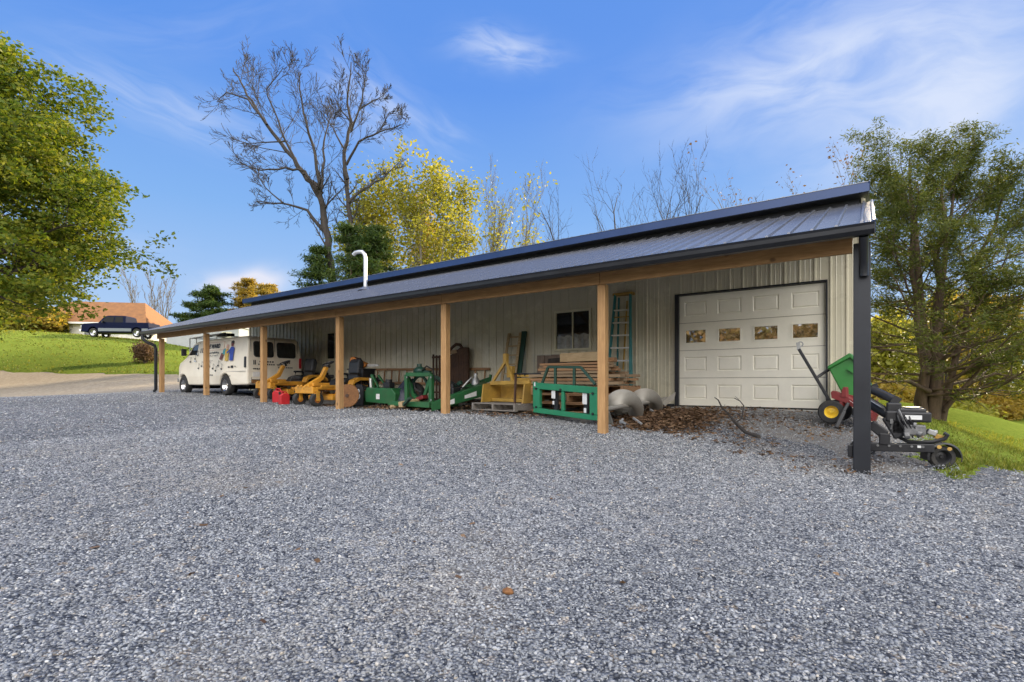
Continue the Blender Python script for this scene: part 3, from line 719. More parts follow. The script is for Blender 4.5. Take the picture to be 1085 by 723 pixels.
# painted lettering and figures on the side
tilt = math.atan(.13); RX = PI/2-tilt
INK = M['black']; BROWN = colm('ink_maroon', (.16, .05, .05)); TEAL = colm('ink_teal', (.06, .30, .36)); BLUE = colm('ink_blue', (.03, .07, .35)); SKIN = colm('ink_skin', (.65, .38, .26)); MUST = colm('ink_mustard', (.55, .38, .08)); PINK = colm('ink_pink', (.62, .42, .36))
def ts(name, s, size, x, z, m=INK, **k): return text(name, s, size, m, body, (x, vside(x, z, 0)-.010, z), (RX if z > 1.2 else PI/2, 0, 0), **k)
ts('lettering', 'E WARD', .20, -2.33, 1.70, off=.012, shear=.18, sx=1.05)
q = MB()
for (x0, z0, x1, z1) in ((-2.95, 1.57, -1.62, 1.57), (-2.95, 1.84, -1.62, 1.84), (-1.62, 1.57, -1.62, 1.84), (-2.95, 1.57, -2.95, 1.84)):
    q.bar((x0, vside(x0, z0, 0)-.007, z0), (x1, vside(x1, z1, 0)-.007, z1), .012, .014)
q.build('lettering_border', PINK, body)
def marks(name, items, m):
    q = MB()
    for x, z, w_, h_ in items:
        y = vside(x, z, 0)-.008; y2 = vside(x, z+h_, 0)-.008
        q.add([(x, y, z), (x+w_, y, z), (x+w_*.9, y2, z+h_), (x+w_*.1, y2, z+h_)], [(0, 1, 2, 3)])
    return q.build(name, m, body)
random.seed(3)
it = []
for (x0, x1, z, n_, h_) in ((-2.75, -1.95, 1.44, 9, .07), (-2.8, -2.0, 1.36, 8, .03), (-2.8, -2.3, 1.18, 9, .02), (-3.4, -3.05, 1.5, 3, .16), (-2.9, -2.3, .66, 8, .05)):
    for k in range(n_): x = x0+(x1-x0)*(k+.3*random.random())/n_; it.append((x, z+random.uniform(-.01, .02), (x1-x0)/n_*.62, h_*random.uniform(.6, 1.1)))
marks('small_lettering', it, INK)
# little musical notes
q = MB()
for x, z in ((-4.1, 1.2), (-3.75, 1.3), (-3.45, .95), (-3.2, 1.02), (-3.0, .86), (-2.62, 1.0), (-2.35, .92), (-2.15, .84), (-1.95, 1.02), (-1.72, .9), (-3.55, 1.42), (-2.85, 1.05)):
    y = vside(x, z, 0)-.008
    q.add([(x+.05*math.cos(a*PI/4), y, z+.032*math.sin(a*PI/4)) for a in range(8)], [tuple(range(8))])
    q.add([(x+.035, y, z), (x+.052, y, z), (x+.052, y, z+.17), (x+.035, y, z+.17)], [(0, 1, 2, 3)])
    q.add([(x+.052, y, z+.17), (x+.11, y, z+.11), (x+.11, y, z+.135), (x+.052, y, z+.19)], [(0, 1, 2, 3)])
q.build('painted_notes', INK, body)
marks('small_lettering', [(-1.35+.06*k, .62+(k % 3)*.01, .03, .05) for k in range(5)]+[(-1.25, .93, .13, .05), (-.8, .95, .08, .04)], INK)
def figure(x, z, s, cols):
    hair, top, leg, skin = cols
    def pl(nm, pts, m, o=-.009): van_side_poly(nm, [(x+a*s*1.45, z+c*s) for a, c in pts], m, body, o, .004)
    pl('painted_figure', [(-.10, 0), (.02, 0), (.03, .3), (.0, .34), (-.12, .32)], leg); pl('painted_figure', [(.03, 0), (.13, 0), (.12, .34), (.0, .34), (.03, .3)], leg, -.0095)
    pl('painted_figure', [(-.14, .33), (.13, .33), (.16, .58), (.06, .66), (-.08, .66), (-.16, .56)], top, -.010)
    pl('painted_figure', [(-.07, .68), (.06, .68), (.08, .80), (.03, .88), (-.06, .87), (-.09, .78)], skin, -.011)
    pl('painted_figure', [(-.10, .80), (.0, .84), (.10, .78), (.11, .90), (.02, .95), (-.09, .92)], hair, -.012)
    pl('painted_figure', [(-.14, .56), (-.34, .40), (-.30, .34), (-.12, .46)], top, -.012)
figure(-1.38, 1.17, .60, (PINK, MUST, MUST, SKIN)); figure(-1.05, 1.17, .72, (INK, BLUE, BLUE, BROWN)); 
van_side_poly('painted_figure', [(-1.86, 1.24), (-1.70, 1.2), (-1.6, 1.42), (-1.76, 1.46)], BROWN, body, -.012, .004); van_side_poly('painted_figure', [(-1.68, 1.42), (-1.5, 1.38), (-1.5, 1.6), (-1.64, 1.58)], TEAL, body, -.013, .004)
# rear door lettering
q = MB()
for (y0, y1, z, n_, h_) in ((.40, .92, 1.10, 6, .05), (.36, .95, 1.01, 8, .045), (.2, .3, 1.02, 2, .16), (.2, .62, .86, 7, .05), (1.05, 1.6, .92, 8, .04), (1.3, 1.5, 1.08, 3, .06)):
    for k in range(n_):
        a = y0+(y1-y0)*k/n_; e = (y1-y0)/n_*.66; X = vrear(z)+.014; q.add([(X, a, z), (X, a+e, z), (X, a+e*.9, z+h_), (X, a, z+h_*.9)], [(0, 1, 2, 3)])
q.build('small_lettering', INK, body)
# ------------------------------------------------------------------ two yellow ride-on mowers
def make_mower(label, loc, rz):
    t = thing('riding_mower', label, 'mower', loc, rz, 'yellow riding mowers under the lean-to')
    b = MB(); b.box((0, .06, .44), (.96, .16, .17)); b.box((0, .0, .50), (.9, .05, .10)); b.box((-.28, -.03, .56), (.1, .05, .06)); b.box((.28, -.03, .56), (.1, .05, .06)); b.box((-.10, -.03, .56), (.08, .05, .05)); b.box((.12, -.03, .56), (.08, .05, .05))
    b.build('front_bumper', M['yellow'], t, bevel=.012)
    for s in (-1, 1):
        f = MB(); f.box((s*.46, .06, .33), (.13, .09, .10)); f.box((s*.46-.085, .10, .28), (.02, .10, .26)); f.box((s*.46+.085, .10, .28), (.02, .10, .26)); f.box((s*.46, .08, .42), (.19, .12, .025))
        f.build('fork', M['yellow'], t, bevel=.006); wheel(t, (s*.46, .10, .19), (1, 0, 0), .19, .13, 'orange', ri=.45)
    c = MB(); c.prism([(-.07, 0), (.07, 0), (.07, .13), (-.07, .13)], 0, 0).v; c = MB()
    c.bar((0, .02, .50), (0, .52, .80), .15, .12); c.bar((0, .49, .76), (0, .66, 1.10), .13, .11); c.box((0, .42, .60), (.34, .5, .10)); c.build('steering_column', M['yellow'], t, bevel=.015)
    s = MB(); ax = Vector((0, -.42, .9)).normalized(); o = Vector((0, .71, 1.20))
    s.lathe([(.165+.018*math.cos(a*PI/3), .018*math.sin(a*PI/3)) for a in range(6)], o, ax, 24, True)
    u = ax.orthogonal().normalized(); 
    for k in range(3):
        e = Matrix.Rotation(k*2*PI/3+.4, 3, ax) @ u; s.bar(o, o+e*.165, .03, .014, ax)
    s.cyl(o-ax*.12, o+ax*.02, .035, n=10); s.build('steering_wheel', M['black'], t, smooth=True)
    d = MB(); d.box((0, .85, .23), (1.28, .78, .13)); d.box((0, .85, .31), (.9, .6, .05)); d.cyl((-.35, .85, .3), (-.35, .85, .40), .11, n=12); d.cyl((.35, .85, .3), (.35, .85, .40), .11, n=12); d.build('cutting_deck', M['yellow'], t, bevel=.02)
    d = MB(); d.box((.70, .9, .24), (.22, .45, .03), (0, .25, 0)); d.build('discharge_chute', M['rubber'], t)
    f = MB(); f.box((0, .95, .47), (.62, 1.7, .06)); f.box((-.34, 1.05, .52), (.06, 1.5, .12)); f.box((.34, 1.05, .52), (.06, 1.5, .12)); f.bar((-.34, .16, .5), (-.34, .7, .52), .06, .07); f.bar((.34, .16, .5), (.34, .7, .52), .06, .07); f.build('frame', M['yellow'], t, bevel=.01)
    for s_ in (-1, 1):
        f = MB(); f.prism([(1.08, .55), (1.16, .72), (1.35, .80), (1.75, .80), (1.92, .66), (1.92, .58), (1.72, .72), (1.38, .72), (1.2, .64), (1.15, .55)], s_*.36, s_*.62)
        f.v = [(y, x, z) for x, y, z in f.v]; f.build('fender', M['yellow'] if s_ > 0 else M['black'], t, bevel=.008)
        wheel(t, (s_*.50, 1.52, .29), (s_, 0, 0), .29, .24, 'orange', ri=.5)
    e = MB(); e.box((0, 1.98, .62), (.66, .5, .34)); e.box((0, 1.98, .83), (.5, .4, .12)); e.cyl((.2, 2.2, .75), (.38, 2.28, .75), .07, n=10); e.build('engine', M['black'], t, bevel=.03)
    q = MB(); q.box((0, 1.32, .70), (.52, .52, .13)); q.box((0, 1.32, .60), (.40, .40, .12)); q.build('seat', M['seat'], t, bevel=.045)
    q = MB(); q.prism([(1.50, .72), (1.64, .74), (1.76, 1.22), (1.70, 1.36), (1.60, 1.38), (1.55, 1.25)], -.26, .26); q.v = [(y, x, z) for x, y, z in q.v]; q.build('backrest', M['seat'], t, bevel=.05)
    for s_ in (-1, 1):
        q = MB(); q.box((s_*.31, 1.38, .92), (.07, .36, .06)); q.bar((s_*.31, 1.52, .93), (s_*.31, 1.60, .72), .04, .05); q.build('armrest', M['black'], t, bevel=.015)
    q = MB(); q.tube([(.24, .75, .5), (.26, .86, .62), (.30, .92, .86)], .014, 6); q.sphere((.30, .92, .88), .03, 8); q.tube([(.30, .7, .5), (.33, .8, .74)], .012, 6); q.build('lever', M['black'], t)
    q = MB(); q.box((-.2, .55, .44), (.24, .16, .05), (.5, 0, 0)); q.build('pedal', M['black'], t)
    text('lettering', 'C', .07, M['black'], t, (.02, -.027, .49), (PI/2, 0, 0))
    return t
p1 = G(279, .62); p2 = G(322.5, .12)
make_mower('yellow riding mower behind the wooden post next to the cream van', p1, R_(-2))
make_mower('yellow riding mower beside the round wooden disc, the nearer of two', p2, R_(-4))
# ------------------------------------------------------------------ red fuel cans
def make_can(label, loc, rz, sc=1.):
    t = thing('fuel_can', label, 'fuel can', loc, rz, 'red fuel cans between the mowers')
    b = MB(); b.prism([(-.15, 0), (.15, 0), (.155, .30), (.11, .36), (-.06, .38), (-.15, .32)], -.105, .105); b.build('body', M['red'], t, bevel=.03)
    b = MB(); b.tube([(-.10, 0, .36), (-.08, 0, .43), (.06, 0, .42), (.10, 0, .35)], .02, 8); b.build('handle', M['red'], t, smooth=True)
    b = MB(); b.cyl((-.12, 0, .34), (-.155, 0, .41), .034, n=12); b.build('cap', M['black'], t)
    t.scale = (sc, sc, sc); return t
make_can('red plastic fuel can standing closer to the first mower, taller of two', G(295, .3), R_(15), .98)
make_can('red plastic fuel can standing closer to the second mower, shorter of two', G(301, .05), R_(80), .88)
# ------------------------------------------------------------------ round wooden disc leaning behind the post
dl = G(368, .5); t = thing('wooden_disc', 'round brown wooden disc leaning on edge behind the post', 'disc', dl)
b = MB(); ax = Vector((.55, -.8, .22)).normalized(); b.lathe([(.001, -.02), (.31, -.02), (.32, 0), (.31, .02), (.001, .02)], dl+Vector((0, 0, .31)), ax, 40); P(t, b, 'face', M['disc_wood'])
b = MB(); b.lathe([(.03, .02), (.05, .02), (.05, .035), (.001, .035)], dl+Vector((0, 0, .31)), ax, 14); P(t, b, 'hub', M['rust'])
# ------------------------------------------------------------------ green tiller with its dark end plate
tl = G(404.5, 1.1); t = thing('rotary_tiller', 'green rotary tiller with a dark end plate and upright hydraulic arm', 'tiller', tl)
b = MB(); b.prism([(-.55, .10), (.62, .06), (.64, .34), (.5, .48), (-.5, .50), (-.58, .4)], -.1, .55); b.build('hood', M['green'], t, bevel=.02)
b = MB(); b.prism([(-.92, .0), (-.62, .0), (-.58, .45), (-.66, .58), (-.88, .58), (-.95, .4)], -.16, -.10); b.build('end_plate', M['black'], t, bevel=.01)
b = MB(); b.prism([(-1.12, .02), (-.95, 0), (-.97, .4), (-1.08, .36)], -.1, .5); b.build('side_shield', M['green'], t, bevel=.015)
b = MB(); c = Vector((-.77, -.168, .30))
for z_, r_ in ((.26, .07), (.40, .045)): b.lathe([(r_-.014, 0), (r_+.014, 0), (r_+.014, .006), (r_-.014, .006)], (-.77, -.166, z_), (0, -1, 0), 18, True)
b.build('emblem', M['label'], t)
b = MB(); b.bar((-.45, .1, .45), (-.52, .1, .86), .07, .07, (0, 1, 0)); b.bar((-.5, .1, .84), (-.25, .1, .50), .04, .06, (0, 1, 0)); b.bar((-.5, .3, .84), (-.1, .3, .46), .04, .06, (0, 1, 0)); b.build('hitch_arm', M['green'], t, bevel=.008)
b = MB(); b.cyl((-.48, .03, .50), (-.50, .03, .75), .04, n=12); b.build('cylinder', M['alu'], t, smooth=True)
b = MB(); b.box((.05, .2, .56), (.26, .2, .16)); b.cyl((.05, .2, .5), (.05, .2, .72), .09, n=12); b.build('gearbox', M['black'], t, bevel=.02)
b = MB(); b.box((-.02, -.115, .26), (.14, .008, .14)); b.build('decal', M['label'], t)
b = MB()
for k in range(7):
    for s_ in range(3): a = k*.7+s_*2.1; b.bar((-.45+k*.16, .2, .16), (-.45+k*.16, .2+.2*math.cos(a), .16+.16*math.sin(a)), .02, .05)
b.build('tines', M['rust'], t)
# black crate with the orange saw on top of it
cr = G(382.5, 1.9); t = thing('storage_crate', 'black plastic crate on a stand behind the tiller end plate', 'crate', cr)
b = MB(); b.prism([(-.30, .62), (.30, .62), (.36, .98), (-.36, .98)], -.2, .25); b.box((0, .02, 1.0), (.78, .5, .04)); b.build('bin', M['black'], t, bevel=.015)
b = MB()
for x in (-.26, .26):
    for y in (-.16, .2): b.box((x, y, .31), (.05, .05, .62))
b.build('stand', M['rust'], t)
sw = Vector((cr.x, cr.y, cr.z+1.02)); t = thing('chainsaw', 'orange chainsaw lying on the black crate behind the tiller', 'chainsaw', sw, R_(20))
b = MB(); b.prism([(-.28, .02), (.02, 0), (.20, .06), (.22, .16), (.02, .24), (-.2, .36), (-.32, .34), (-.34, .2)], -.1, .1); b.build('housing', M['orange'], t, bevel=.03)
b = MB(); b.tube([(-.05, -.12, .18), (-.08, -.12, .32), (-.08, .12, .32), (-.05, .12, .18)], .016, 8); b.build('handle', M['black'], t, smooth=True)
b = MB(); b.prism([(.18, .05), (.58, .07), (.62, .10), (.58, .13), (.2, .14)], -.012, .012); b.build('guide_bar', M['steel'], t)
# dark blue tarpaulin heap
tb = G(428, 1.55); n_ = 17; vs = []; rr = np.random.default_rng(5)
t = MB()
for i in range(n_):
    for j in range(n_):
        u = i/(n_-1)*2-1; v = j/(n_-1)*2-1; r2 = u*u+v*v
        z = .58*max(0, 1-.85*r2)**.8*(1+.25*math.sin(5*u+2*v))+.05*math.sin(9*u-4*v)*(1-r2*.4)+.04*rr.normal()
        vs.append((tb.x+u*.62, tb.y+v*.5, H(tb.x+u*.62, tb.y+v*.5)+max(z, .01)))
t.add(vs, [(i*n_+j, (i+1)*n_+j, (i+1)*n_+j+1, i*n_+j+1) for i in range(n_-1) for j in range(n_-1)])
t.build('tarpaulin', M['tarp'], smooth=True, loc=tuple(tb), label='crumpled dark blue tarpaulin heaped between the tiller and green hitch frame', cat='tarpaulin')
# sawn timber ends and a round log on the floor
def timber(name, label, a, b_, w, h, m, cat='timber', group=None, rnd=False):
    q = MB(); a = Vector(a); b_ = Vector(b_)
    if rnd: q.cyl(a, b_, w/2, n=12)
    else: q.bar(a, b_, w, h)
    return q.build(name, M[m], bevel=.006, smooth=rnd, loc=tuple((a+b_)/2), label=label, cat=cat, group=group)
a = G(424, .38); b_ = G(443, .95); a.z += .12; b_.z += .16
timber('timber_beam', 'short pale squared timber lying before the green hitch frame', a, b_, .13, .13, 'board_new')
a = G(414, .45); b_ = G(426, .75); a.z += .05; b_.z += .05
timber('round_log', 'short pale round log lying on leaves left of the timber', a, b_, .10, .1, 'board_new', 'log', rnd=True)
# ------------------------------------------------------------------ green hitch frame on its mower deck, and the folded rotary cutter
def quad_tube(q, pts, w, h): 
    for a, b in zip(pts[:-1], pts[1:]): q.bar(a, b, w, h, (0, 1, 0))
hf = G(446, .95); t = thing('hitch_frame', 'bright green square hitch frame with hoop standing on a low deck', 'implement', hf)
Wp = lambda px, py, Y=.95: W(px, py, Y)
b = MB(); tl_, tr_, br_, bl_ = Wp(431, 397), Wp(457, 397), Wp(457, 427), Wp(431.5, 427)
quad_tube(b, [bl_, tl_, tr_, br_], .10, .10); P(t, b, 'frame', M['green'], bevel=.012)
b = MB(); quad_tube(b, [Wp(433, 400, 1.1), Wp(437, 418, 1.1), Wp(447, 427, 1.0)], .09, .06); quad_tube(b, [Wp(456, 400, 1.1), Wp(450, 420, 1.1), Wp(441, 428, 1.0)], .09, .06); P(t, b, 'brace', M['green'], bevel=.01)
b = MB(); b.lathe([(.24, -.03), (.29, -.03), (.29, .03), (.24, .03)], Wp(445, 410, 1.2), (0, 1, 0), 20, True); P(t, b, 'hoop', M['dark_green'])
b = MB(); c = Wp(445, 393, 1.15); b.sphere(c, .14, 10, (1.2, 1, .8)); b.bar(c+Vector((-.2, 0, 0)), c+Vector((.35, 0, -.06)), .08, .1); b.cyl(c, c+Vector((-.02, 0, .17)), .06, n=10); P(t, b, 'gearbox', M['dark_green'], smooth=True)
b = MB(); c = Wp(447, 422, 1.0); b.box(c, (.26, .2, .10), (0, -.3, 0)); P(t, b, 'red_cover', M['cart_red'], bevel=.02)
b = MB(); b.prism([(-.72, .06), (.72, .03), (.72, .16), (-.6, .16)], -.45, .6); b.build('deck', M['green'], t, bevel=.015)
P(t, MB().tube([Wp(447, 393, 1.1), Wp(452, 388, 1.0), Wp(459, 392, .95), Wp(461, 403, 1.0), Wp(456, 414, 1.2), Wp(450, 418, 1.3)], .018, 6), 'hose', M['black'], smooth=True)
P(t, MB().tube([Wp(443, 395, 1.1), Wp(438, 403, 1.2), Wp(440, 412, 1.2), Wp(446, 416, 1.2)], .018, 6), 'hose', M['black'], smooth=True)
wheel(t, Wp(440, 416, 1.35)-hf, (.25, -.95, 0), .26, .16, 'rust')
for x_, z_ in ((431.5, 400), (457, 400), (457, 424), (431.5, 424)): q_ = Wp(x_, z_, .9); P(t, MB().cyl(q_, q_+Vector((0, -.02, 0)), .022, n=8), 'bolt', M['steel'])
b = MB(); b.bar((-.1, -.5, .06), (.28, -.62, .26), .08, .06); b.build('skid', M['dark_green'], t)
rc = G(492, 1.35); t = thing('rotary_cutter', 'long green rotary cutter deck with lowered arms beside the yellow blade', 'implement', rc)
def beam4(q, p, q2, w, h): q.bar(p, q2, w, h)
b = MB()
A0, A1 = W(457, 432, .55), W(516, 412, 1.95)
B0, B1 = W(466, 425, 1.9), W(514, 404, 3.1)
zt = .0
b.add([A0+Vector((0, 0, .12)), A1+Vector((0, 0, .14)), B1+Vector((0, 0, .06)), B0+Vector((0, 0, .06)), A0+Vector((0, 0, -.10)), A1+Vector((0, 0, -.16)), B1+Vector((0, 0, -.2)), B0+Vector((0, 0, -.2))],
      [(0, 1, 2, 3), (7, 6, 5, 4), (0, 4, 5, 1), (1, 5, 6, 2), (2, 6, 7, 3), (3, 7, 4, 0)])
P(t, b, 'deck', M['green'], bevel=.02)
for f0, f1 in ((.22, .40), (.58, .80)):
    b = MB(); e = A1-A0; nrm = Vector((e.y, -e.x, 0)).normalized()*.006
    p = [A0+e*f+nrm+Vector((0, 0, z_)) for f, z_ in ((f0, -.07+f0*.02), (f1, -.09), (f1, .03), (f0, .02))]; b.poly(p); P(t, b, 'decal', M['label'])
b = MB(); b.bar(W(457, 398, 1.4), W(484, 409, 1.7), .10, .09); b.bar(W(484, 409, 1.7), W(489, 405, 1.7), .1, .09); P(t, b, 'draw_arm', M['dark_green'], bevel=.01)
b = MB(); b.bar(W(490, 412, 2.2), W(519, 402, 2.9), .10, .12); b.bar(W(519, 404, 2.9), W(520, 397, 2.9), .06, .06); P(t, b, 'lift_arm', M['green'], bevel=.01)
b = MB(); c = W(479, 416, 1.5); b.box(c, (.34, .3, .24)); b.cyl(c, c+Vector((0, 0, .26)), .07, n=10); P(t, b, 'gearbox', M['black'], bevel=.03)
b = MB(); c = W(491, 416, 1.8); b.box(c+Vector((0, 0, .02)), (.36, .25, .06)); P(t, b, 'plate', M['steel'], bevel=.01)
b = MB(); c = W(504, 408, 2.3); b.lathe([(.001, 0), (.11, 0), (.10, .14), (.05, .2), (.05, .30), (.001, .31)], c, n=14); P(t, b, 'blade_hub', M['steel'], smooth=True)
P(t, MB().tube([W(459, 400, 1.3), W(470, 408, 1.4), W(478, 404, 1.4), W(488, 411, 1.6), W(499, 411, 2.0)], .018, 6), 'hose', M['black'], smooth=True)
b = MB(); b.tube([W(487, 414, 1.7), W(496, 404, 1.8), W(500, 400, 1.9)], .025, 8); b.cyl(W(468, 421, 1.2), W(474, 419, 1.3), .09, n=12); P(t, b, 'driveline', M['steel'], smooth=True)
# ------------------------------------------------------------------ things along the wall
cg = Vector((-10.1, 3.3, H(-10.1, 3.3))); t = thing('slatted_rack', 'tall rusty brown slatted rack with an arched top against the wall', 'rack', cg)
b = MB()
xs = [-.73, -.60, -.47, -.34, -.21, -.08]
for x in xs: b.box((x, 0, .70), (.045, .04, 1.36 if x > -.7 else 1.42))
for z_ in (.25, .72, 1.32): b.box((-.4, -.025, z_), (.72, .03, .06))
b.build('slats', M['rust'], t)
b = MB(); b.prism([(-.02, .05), (.68, .05), (.68, 1.52), (.46, 1.52), (.40, 1.58), (.22, 1.48), (-.02, 1.34)], -.05, .05)
for k in range(7): b.box((.03+k*.1, -.055, .72), (.02, .02, 1.3))
b.build('panel', M['rust'], t, bevel=.008)
b = MB(); b.tube([(-.28, .0, 1.36), (-.12, 0, 1.46), (.05, 0, 1.60), (.20, 0, 1.68), (.34, 0, 1.66), (.46, 0, 1.54), (.68, 0, 1.53)], .045, 8); b.build('arched_rail', M['rust'], t, smooth=True)
b = MB(); b.prism([(-.06, 1.38), (.1, 1.52), (.26, 1.52), (.3, 1.42)], -.075, -.055); b.build('bleached_patch', M['board_old'], t)
# long wooden ladder lying on its side against the wall
ld = Vector((-11.3, 3.47, H(-11.3, 3.4))); t = thing('wooden_ladder', 'long wooden ladder lying on its side along the foot of the wall', 'ladder', ld)
b = MB(); b.bar((-2.5, .03, .99), (2.5, .03, .93), .04, .075); b.build('rail', M['board_red'], t)
b = MB(); b.bar((-2.5, 0, .54), (2.5, 0, .48), .04, .075); b.build('rail', M['board_red'], t)
b = MB(); b.box((-1.6, 0.02, .25), (.1, .06, .5)); b.box((1.6, .02, .22), (.1, .06, .46)); b.build('block', M['board_old'], t)
for k in range(14): x = -2.35+k*.36; MB().bar((x, .0, .53-.012*x/2.5), (x, .03, .97-.03*x/2.5), .035, .035).build('rung', M['board_red'], t)
# short aluminium ladder leaning on the wall
tp = W(545.5, 353, 3.5); bt = Vector((tp.x+.05, 2.95, H(tp.x, 2.95))); t = thing('short_ladder', 'short pale wooden ladder leaning on the wall behind the yellow blade', 'ladder', bt)
b = MB(); A = Vector((tp.x-.19, 3.5, tp.z)); B = Vector((tp.x+.19, 3.5, tp.z)); A2 = Vector((bt.x-.22, 2.95, bt.z)); B2 = Vector((bt.x+.22, 2.95, bt.z))
for p, q in ((A, A2), (B, B2)): P(t, MB().bar(p, q, .03, .08, (1, 0, 0)), 'rail', M['board_new'])
for k in range(7):
    f = .06+k*.13; P(t, MB().bar(A.lerp(A2, f), B.lerp(B2, f), .05, .035), 'rung', M['board_new'])
pl = W(555, 352, 3.5); q = MB(); q.bar(pl+Vector((.0, .03, .02)), Vector((pl.x-.02, 3.1, H(pl.x, 3.1))), .06, .16, (1, 0, 0)); q.build('dark_plank', M['dark_green'], bevel=.005, loc=tuple(pl), label='narrow dark plank leaning on the wall right of the short ladder', cat='plank')
# fiberglass step ladder
sx_ = W(660, 312, 3.3); t = thing('step_ladder', 'tall blue green step ladder with pale treads leaning behind the post', 'step ladder', (sx_.x, 3.1, H(sx_.x, 3.1)))
tz = sx_.z; bz = H(sx_.x, 3.0)
lt = W(652, 313, 3.35); rt = W(668, 312, 3.35); lb = W(641, 408, 3.0); rb = W(668, 408, 3.0); lb.z = bz; rb.z = bz
for p, q in ((lt, lb), (rt, rb)): P(t, MB().bar(p, q, .035, .095, (0, 1, 0)), 'rail', M['teal'], bevel=.006)
for p, q in ((lt+Vector((.05, .1, -.05)), lb+Vector((.12, .38, 0))), (rt+Vector((-.05, .1, -.05)), rb+Vector((-.1, .38, 0)))): P(t, MB().bar(p, q, .03, .05, (0, 1, 0)), 'rear_leg', M['teal'])
for k in range(8):
    f = (.14+k*.112); P(t, MB().bar(lt.lerp(lb, f), rt.lerp(rb, f), .09, .03), 'tread', M['alu'])
b = MB(); b.box((lt+rt)/2+Vector((.0, .05, .02)), (rt.x-lt.x+.12, .18, .06)); P(t, b, 'top_cap', M['old_yellow'], bevel=.01)
b = MB(); b.bar(lt.lerp(lb, .2)+Vector((0, .02, 0)), rt.lerp(rb, .2)+Vector((0, .02, 0)), .05, .02); b.bar(rt.lerp(rb, .05)+Vector((-.12, .1, 0)), rb+Vector((-.3, .3, .9)), .03, .03); P(t, b, 'brace', M['old_yellow'])
# wire grid hanging low on the wall
t = MB()
for z_ in (1.26, 1.1): t.tube([(-7.35, 3.52, z_), (-6.4, 3.52, z_-.02), (-5.1, 3.52, z_+.01)], .006, 4)
for k in range(9): t.tube([(-7.3+k*.27, 3.515, .5), (-7.3+k*.27, 3.515, 1.27)], .005, 4)
t.build('wire_panel', M['steel'], loc=(-6.2, 3.52, .8), label='thin wire mesh panel standing against the wall under the window', cat='wire panel')
# ------------------------------------------------------------------ yellow blade on its grey pallet
def make_pallet(label, loc, rz, w, d, h, m='pallet', group='pallets under the lean-to'):
    t = thing('pallet', label, 'pallet', loc, rz, group)
    for k in range(6): MB().box((0, -d/2+.05+k*(d-.1)/5, h-.011), (w, .095, .02)).build('deck_board', M[m], t)
    for x in (-w/2+.03, 0, w/2-.03): MB().box((x, 0, h/2+.002), (.05, d, h-.046)).build('stringer', M[m], t)
    for k in range(3): MB().box((0, -d/2+.05+k*(d-.1)/2, .011), (w, .095, .02)).build('bottom_board', M[m], t)
    return t
pl_ = G(537.5, 1.35); pl_.z += .015
make_pallet('weathered grey pallet carrying the yellow blade', pl_, R_(-8), 1.36, .95, .16)
bl = Vector((pl_.x+.06, pl_.y+.1, pl_.z+.165)); t = thing('box_blade', 'faded yellow box blade with raised hitch mast sitting on a grey pallet', 'implement', bl, R_(-6))
b = MB(); b.prism([(-.62, .0), (.60, .0), (.62, .44), (-.64, .46)], .30, .36); b.box((0, .12, .05), (1.2, .34, .08)); b.build('moldboard', M['old_yellow'], t, bevel=.012)
for x in (-.63, .61):
    b = MB(); b.prism([(-.36, .0), (.40, .0), (.42, .40), (.2, .48), (-.30, .42)], x-.018, x+.018); b.v = [(y, x_, z_) for x_, y, z_ in b.v]; b.build('end_plate', M['old_yellow'], t, bevel=.008)
b = MB(); b.bar((-.6, -.06, .44), (.6, -.06, .46), .09, .09); b.build('crossbeam', M['old_yellow'], t, bevel=.01)
b = MB(); b.bar((-.52, -.08, .48), (-.16, -.02, .96), .06, .06); b.bar((.10, -.08, .48), (-.16, -.02, .96), .06, .06); b.box((-.17, -.02, 1.02), (.10, .10, .20)); b.box((-.08, .05, .70), (.16, .12, .26)); b.build('mast', M['old_yellow'], t, bevel=.008)
b = MB(); b.bar((.34, -.30, -.1), (.34, -.26, .62), .03, .05); b.build('scarifier', M['rust'], t)
b = MB(); b.bar((-.2, .2, .62), (1.0, .2, .58), .26, .05); b.box((.4, .2, .5), (1.1, .2, .12)); b.build('tool_bar', M['old_yellow'], t, bevel=.008)
b = MB()
for k in range(7): b.box((.02+k*.15, .12, .63), (.05, .10, .07))
b.bar((-.1, .08, .66), (1.0, .08, .64), .05, .03); b.build('teeth', M['black'], t)
# ------------------------------------------------------------------ wooden posts, lumber pile, pallets, green fork frame
for k, (px, top, lab) in enumerate([(575, 377, 'squat brown wooden block nearest the short ladder'), (583, 377, 'middle brown wooden block of the three behind the lumber'), (592.5, 376, 'widest brown wooden block of the three behind the lumber')]):
    p = W(px, top, 2.75); w_ = (.20, .20, .34)[k]; q = MB(); q.box((p.x, p.y, (p.z+.25)/2), (w_, .22, p.z-.25)); q.build('wooden_block', M['brick'], bevel=.008, loc=(p.x, p.y, .4), label=lab, cat='block', group='wooden blocks behind the lumber')
LX0, LX1, LYc = W(575, 390, 1.95).x, W(672, 390, 2.0).x, 2.0
gz0 = H((LX0+LX1)/2, 2.0)
for k, lab in enumerate(['brown pallet at the bottom of the lumber pile', 'brown pallet lying upon the bottom one under the lumber', 'uppermost brown pallet directly under the lumber boards']):
    make_pallet(lab, ((LX0+LX1)/2-.18+.1*k, LYc-.2+.05*k, gz0+.02+.185*k), R_(-3+3*k), 2.1, 1.1, .18, 'board_red', 'pallets under the lumber')
random.seed(12); zc = gz0+.60
proto = {}
lay = []
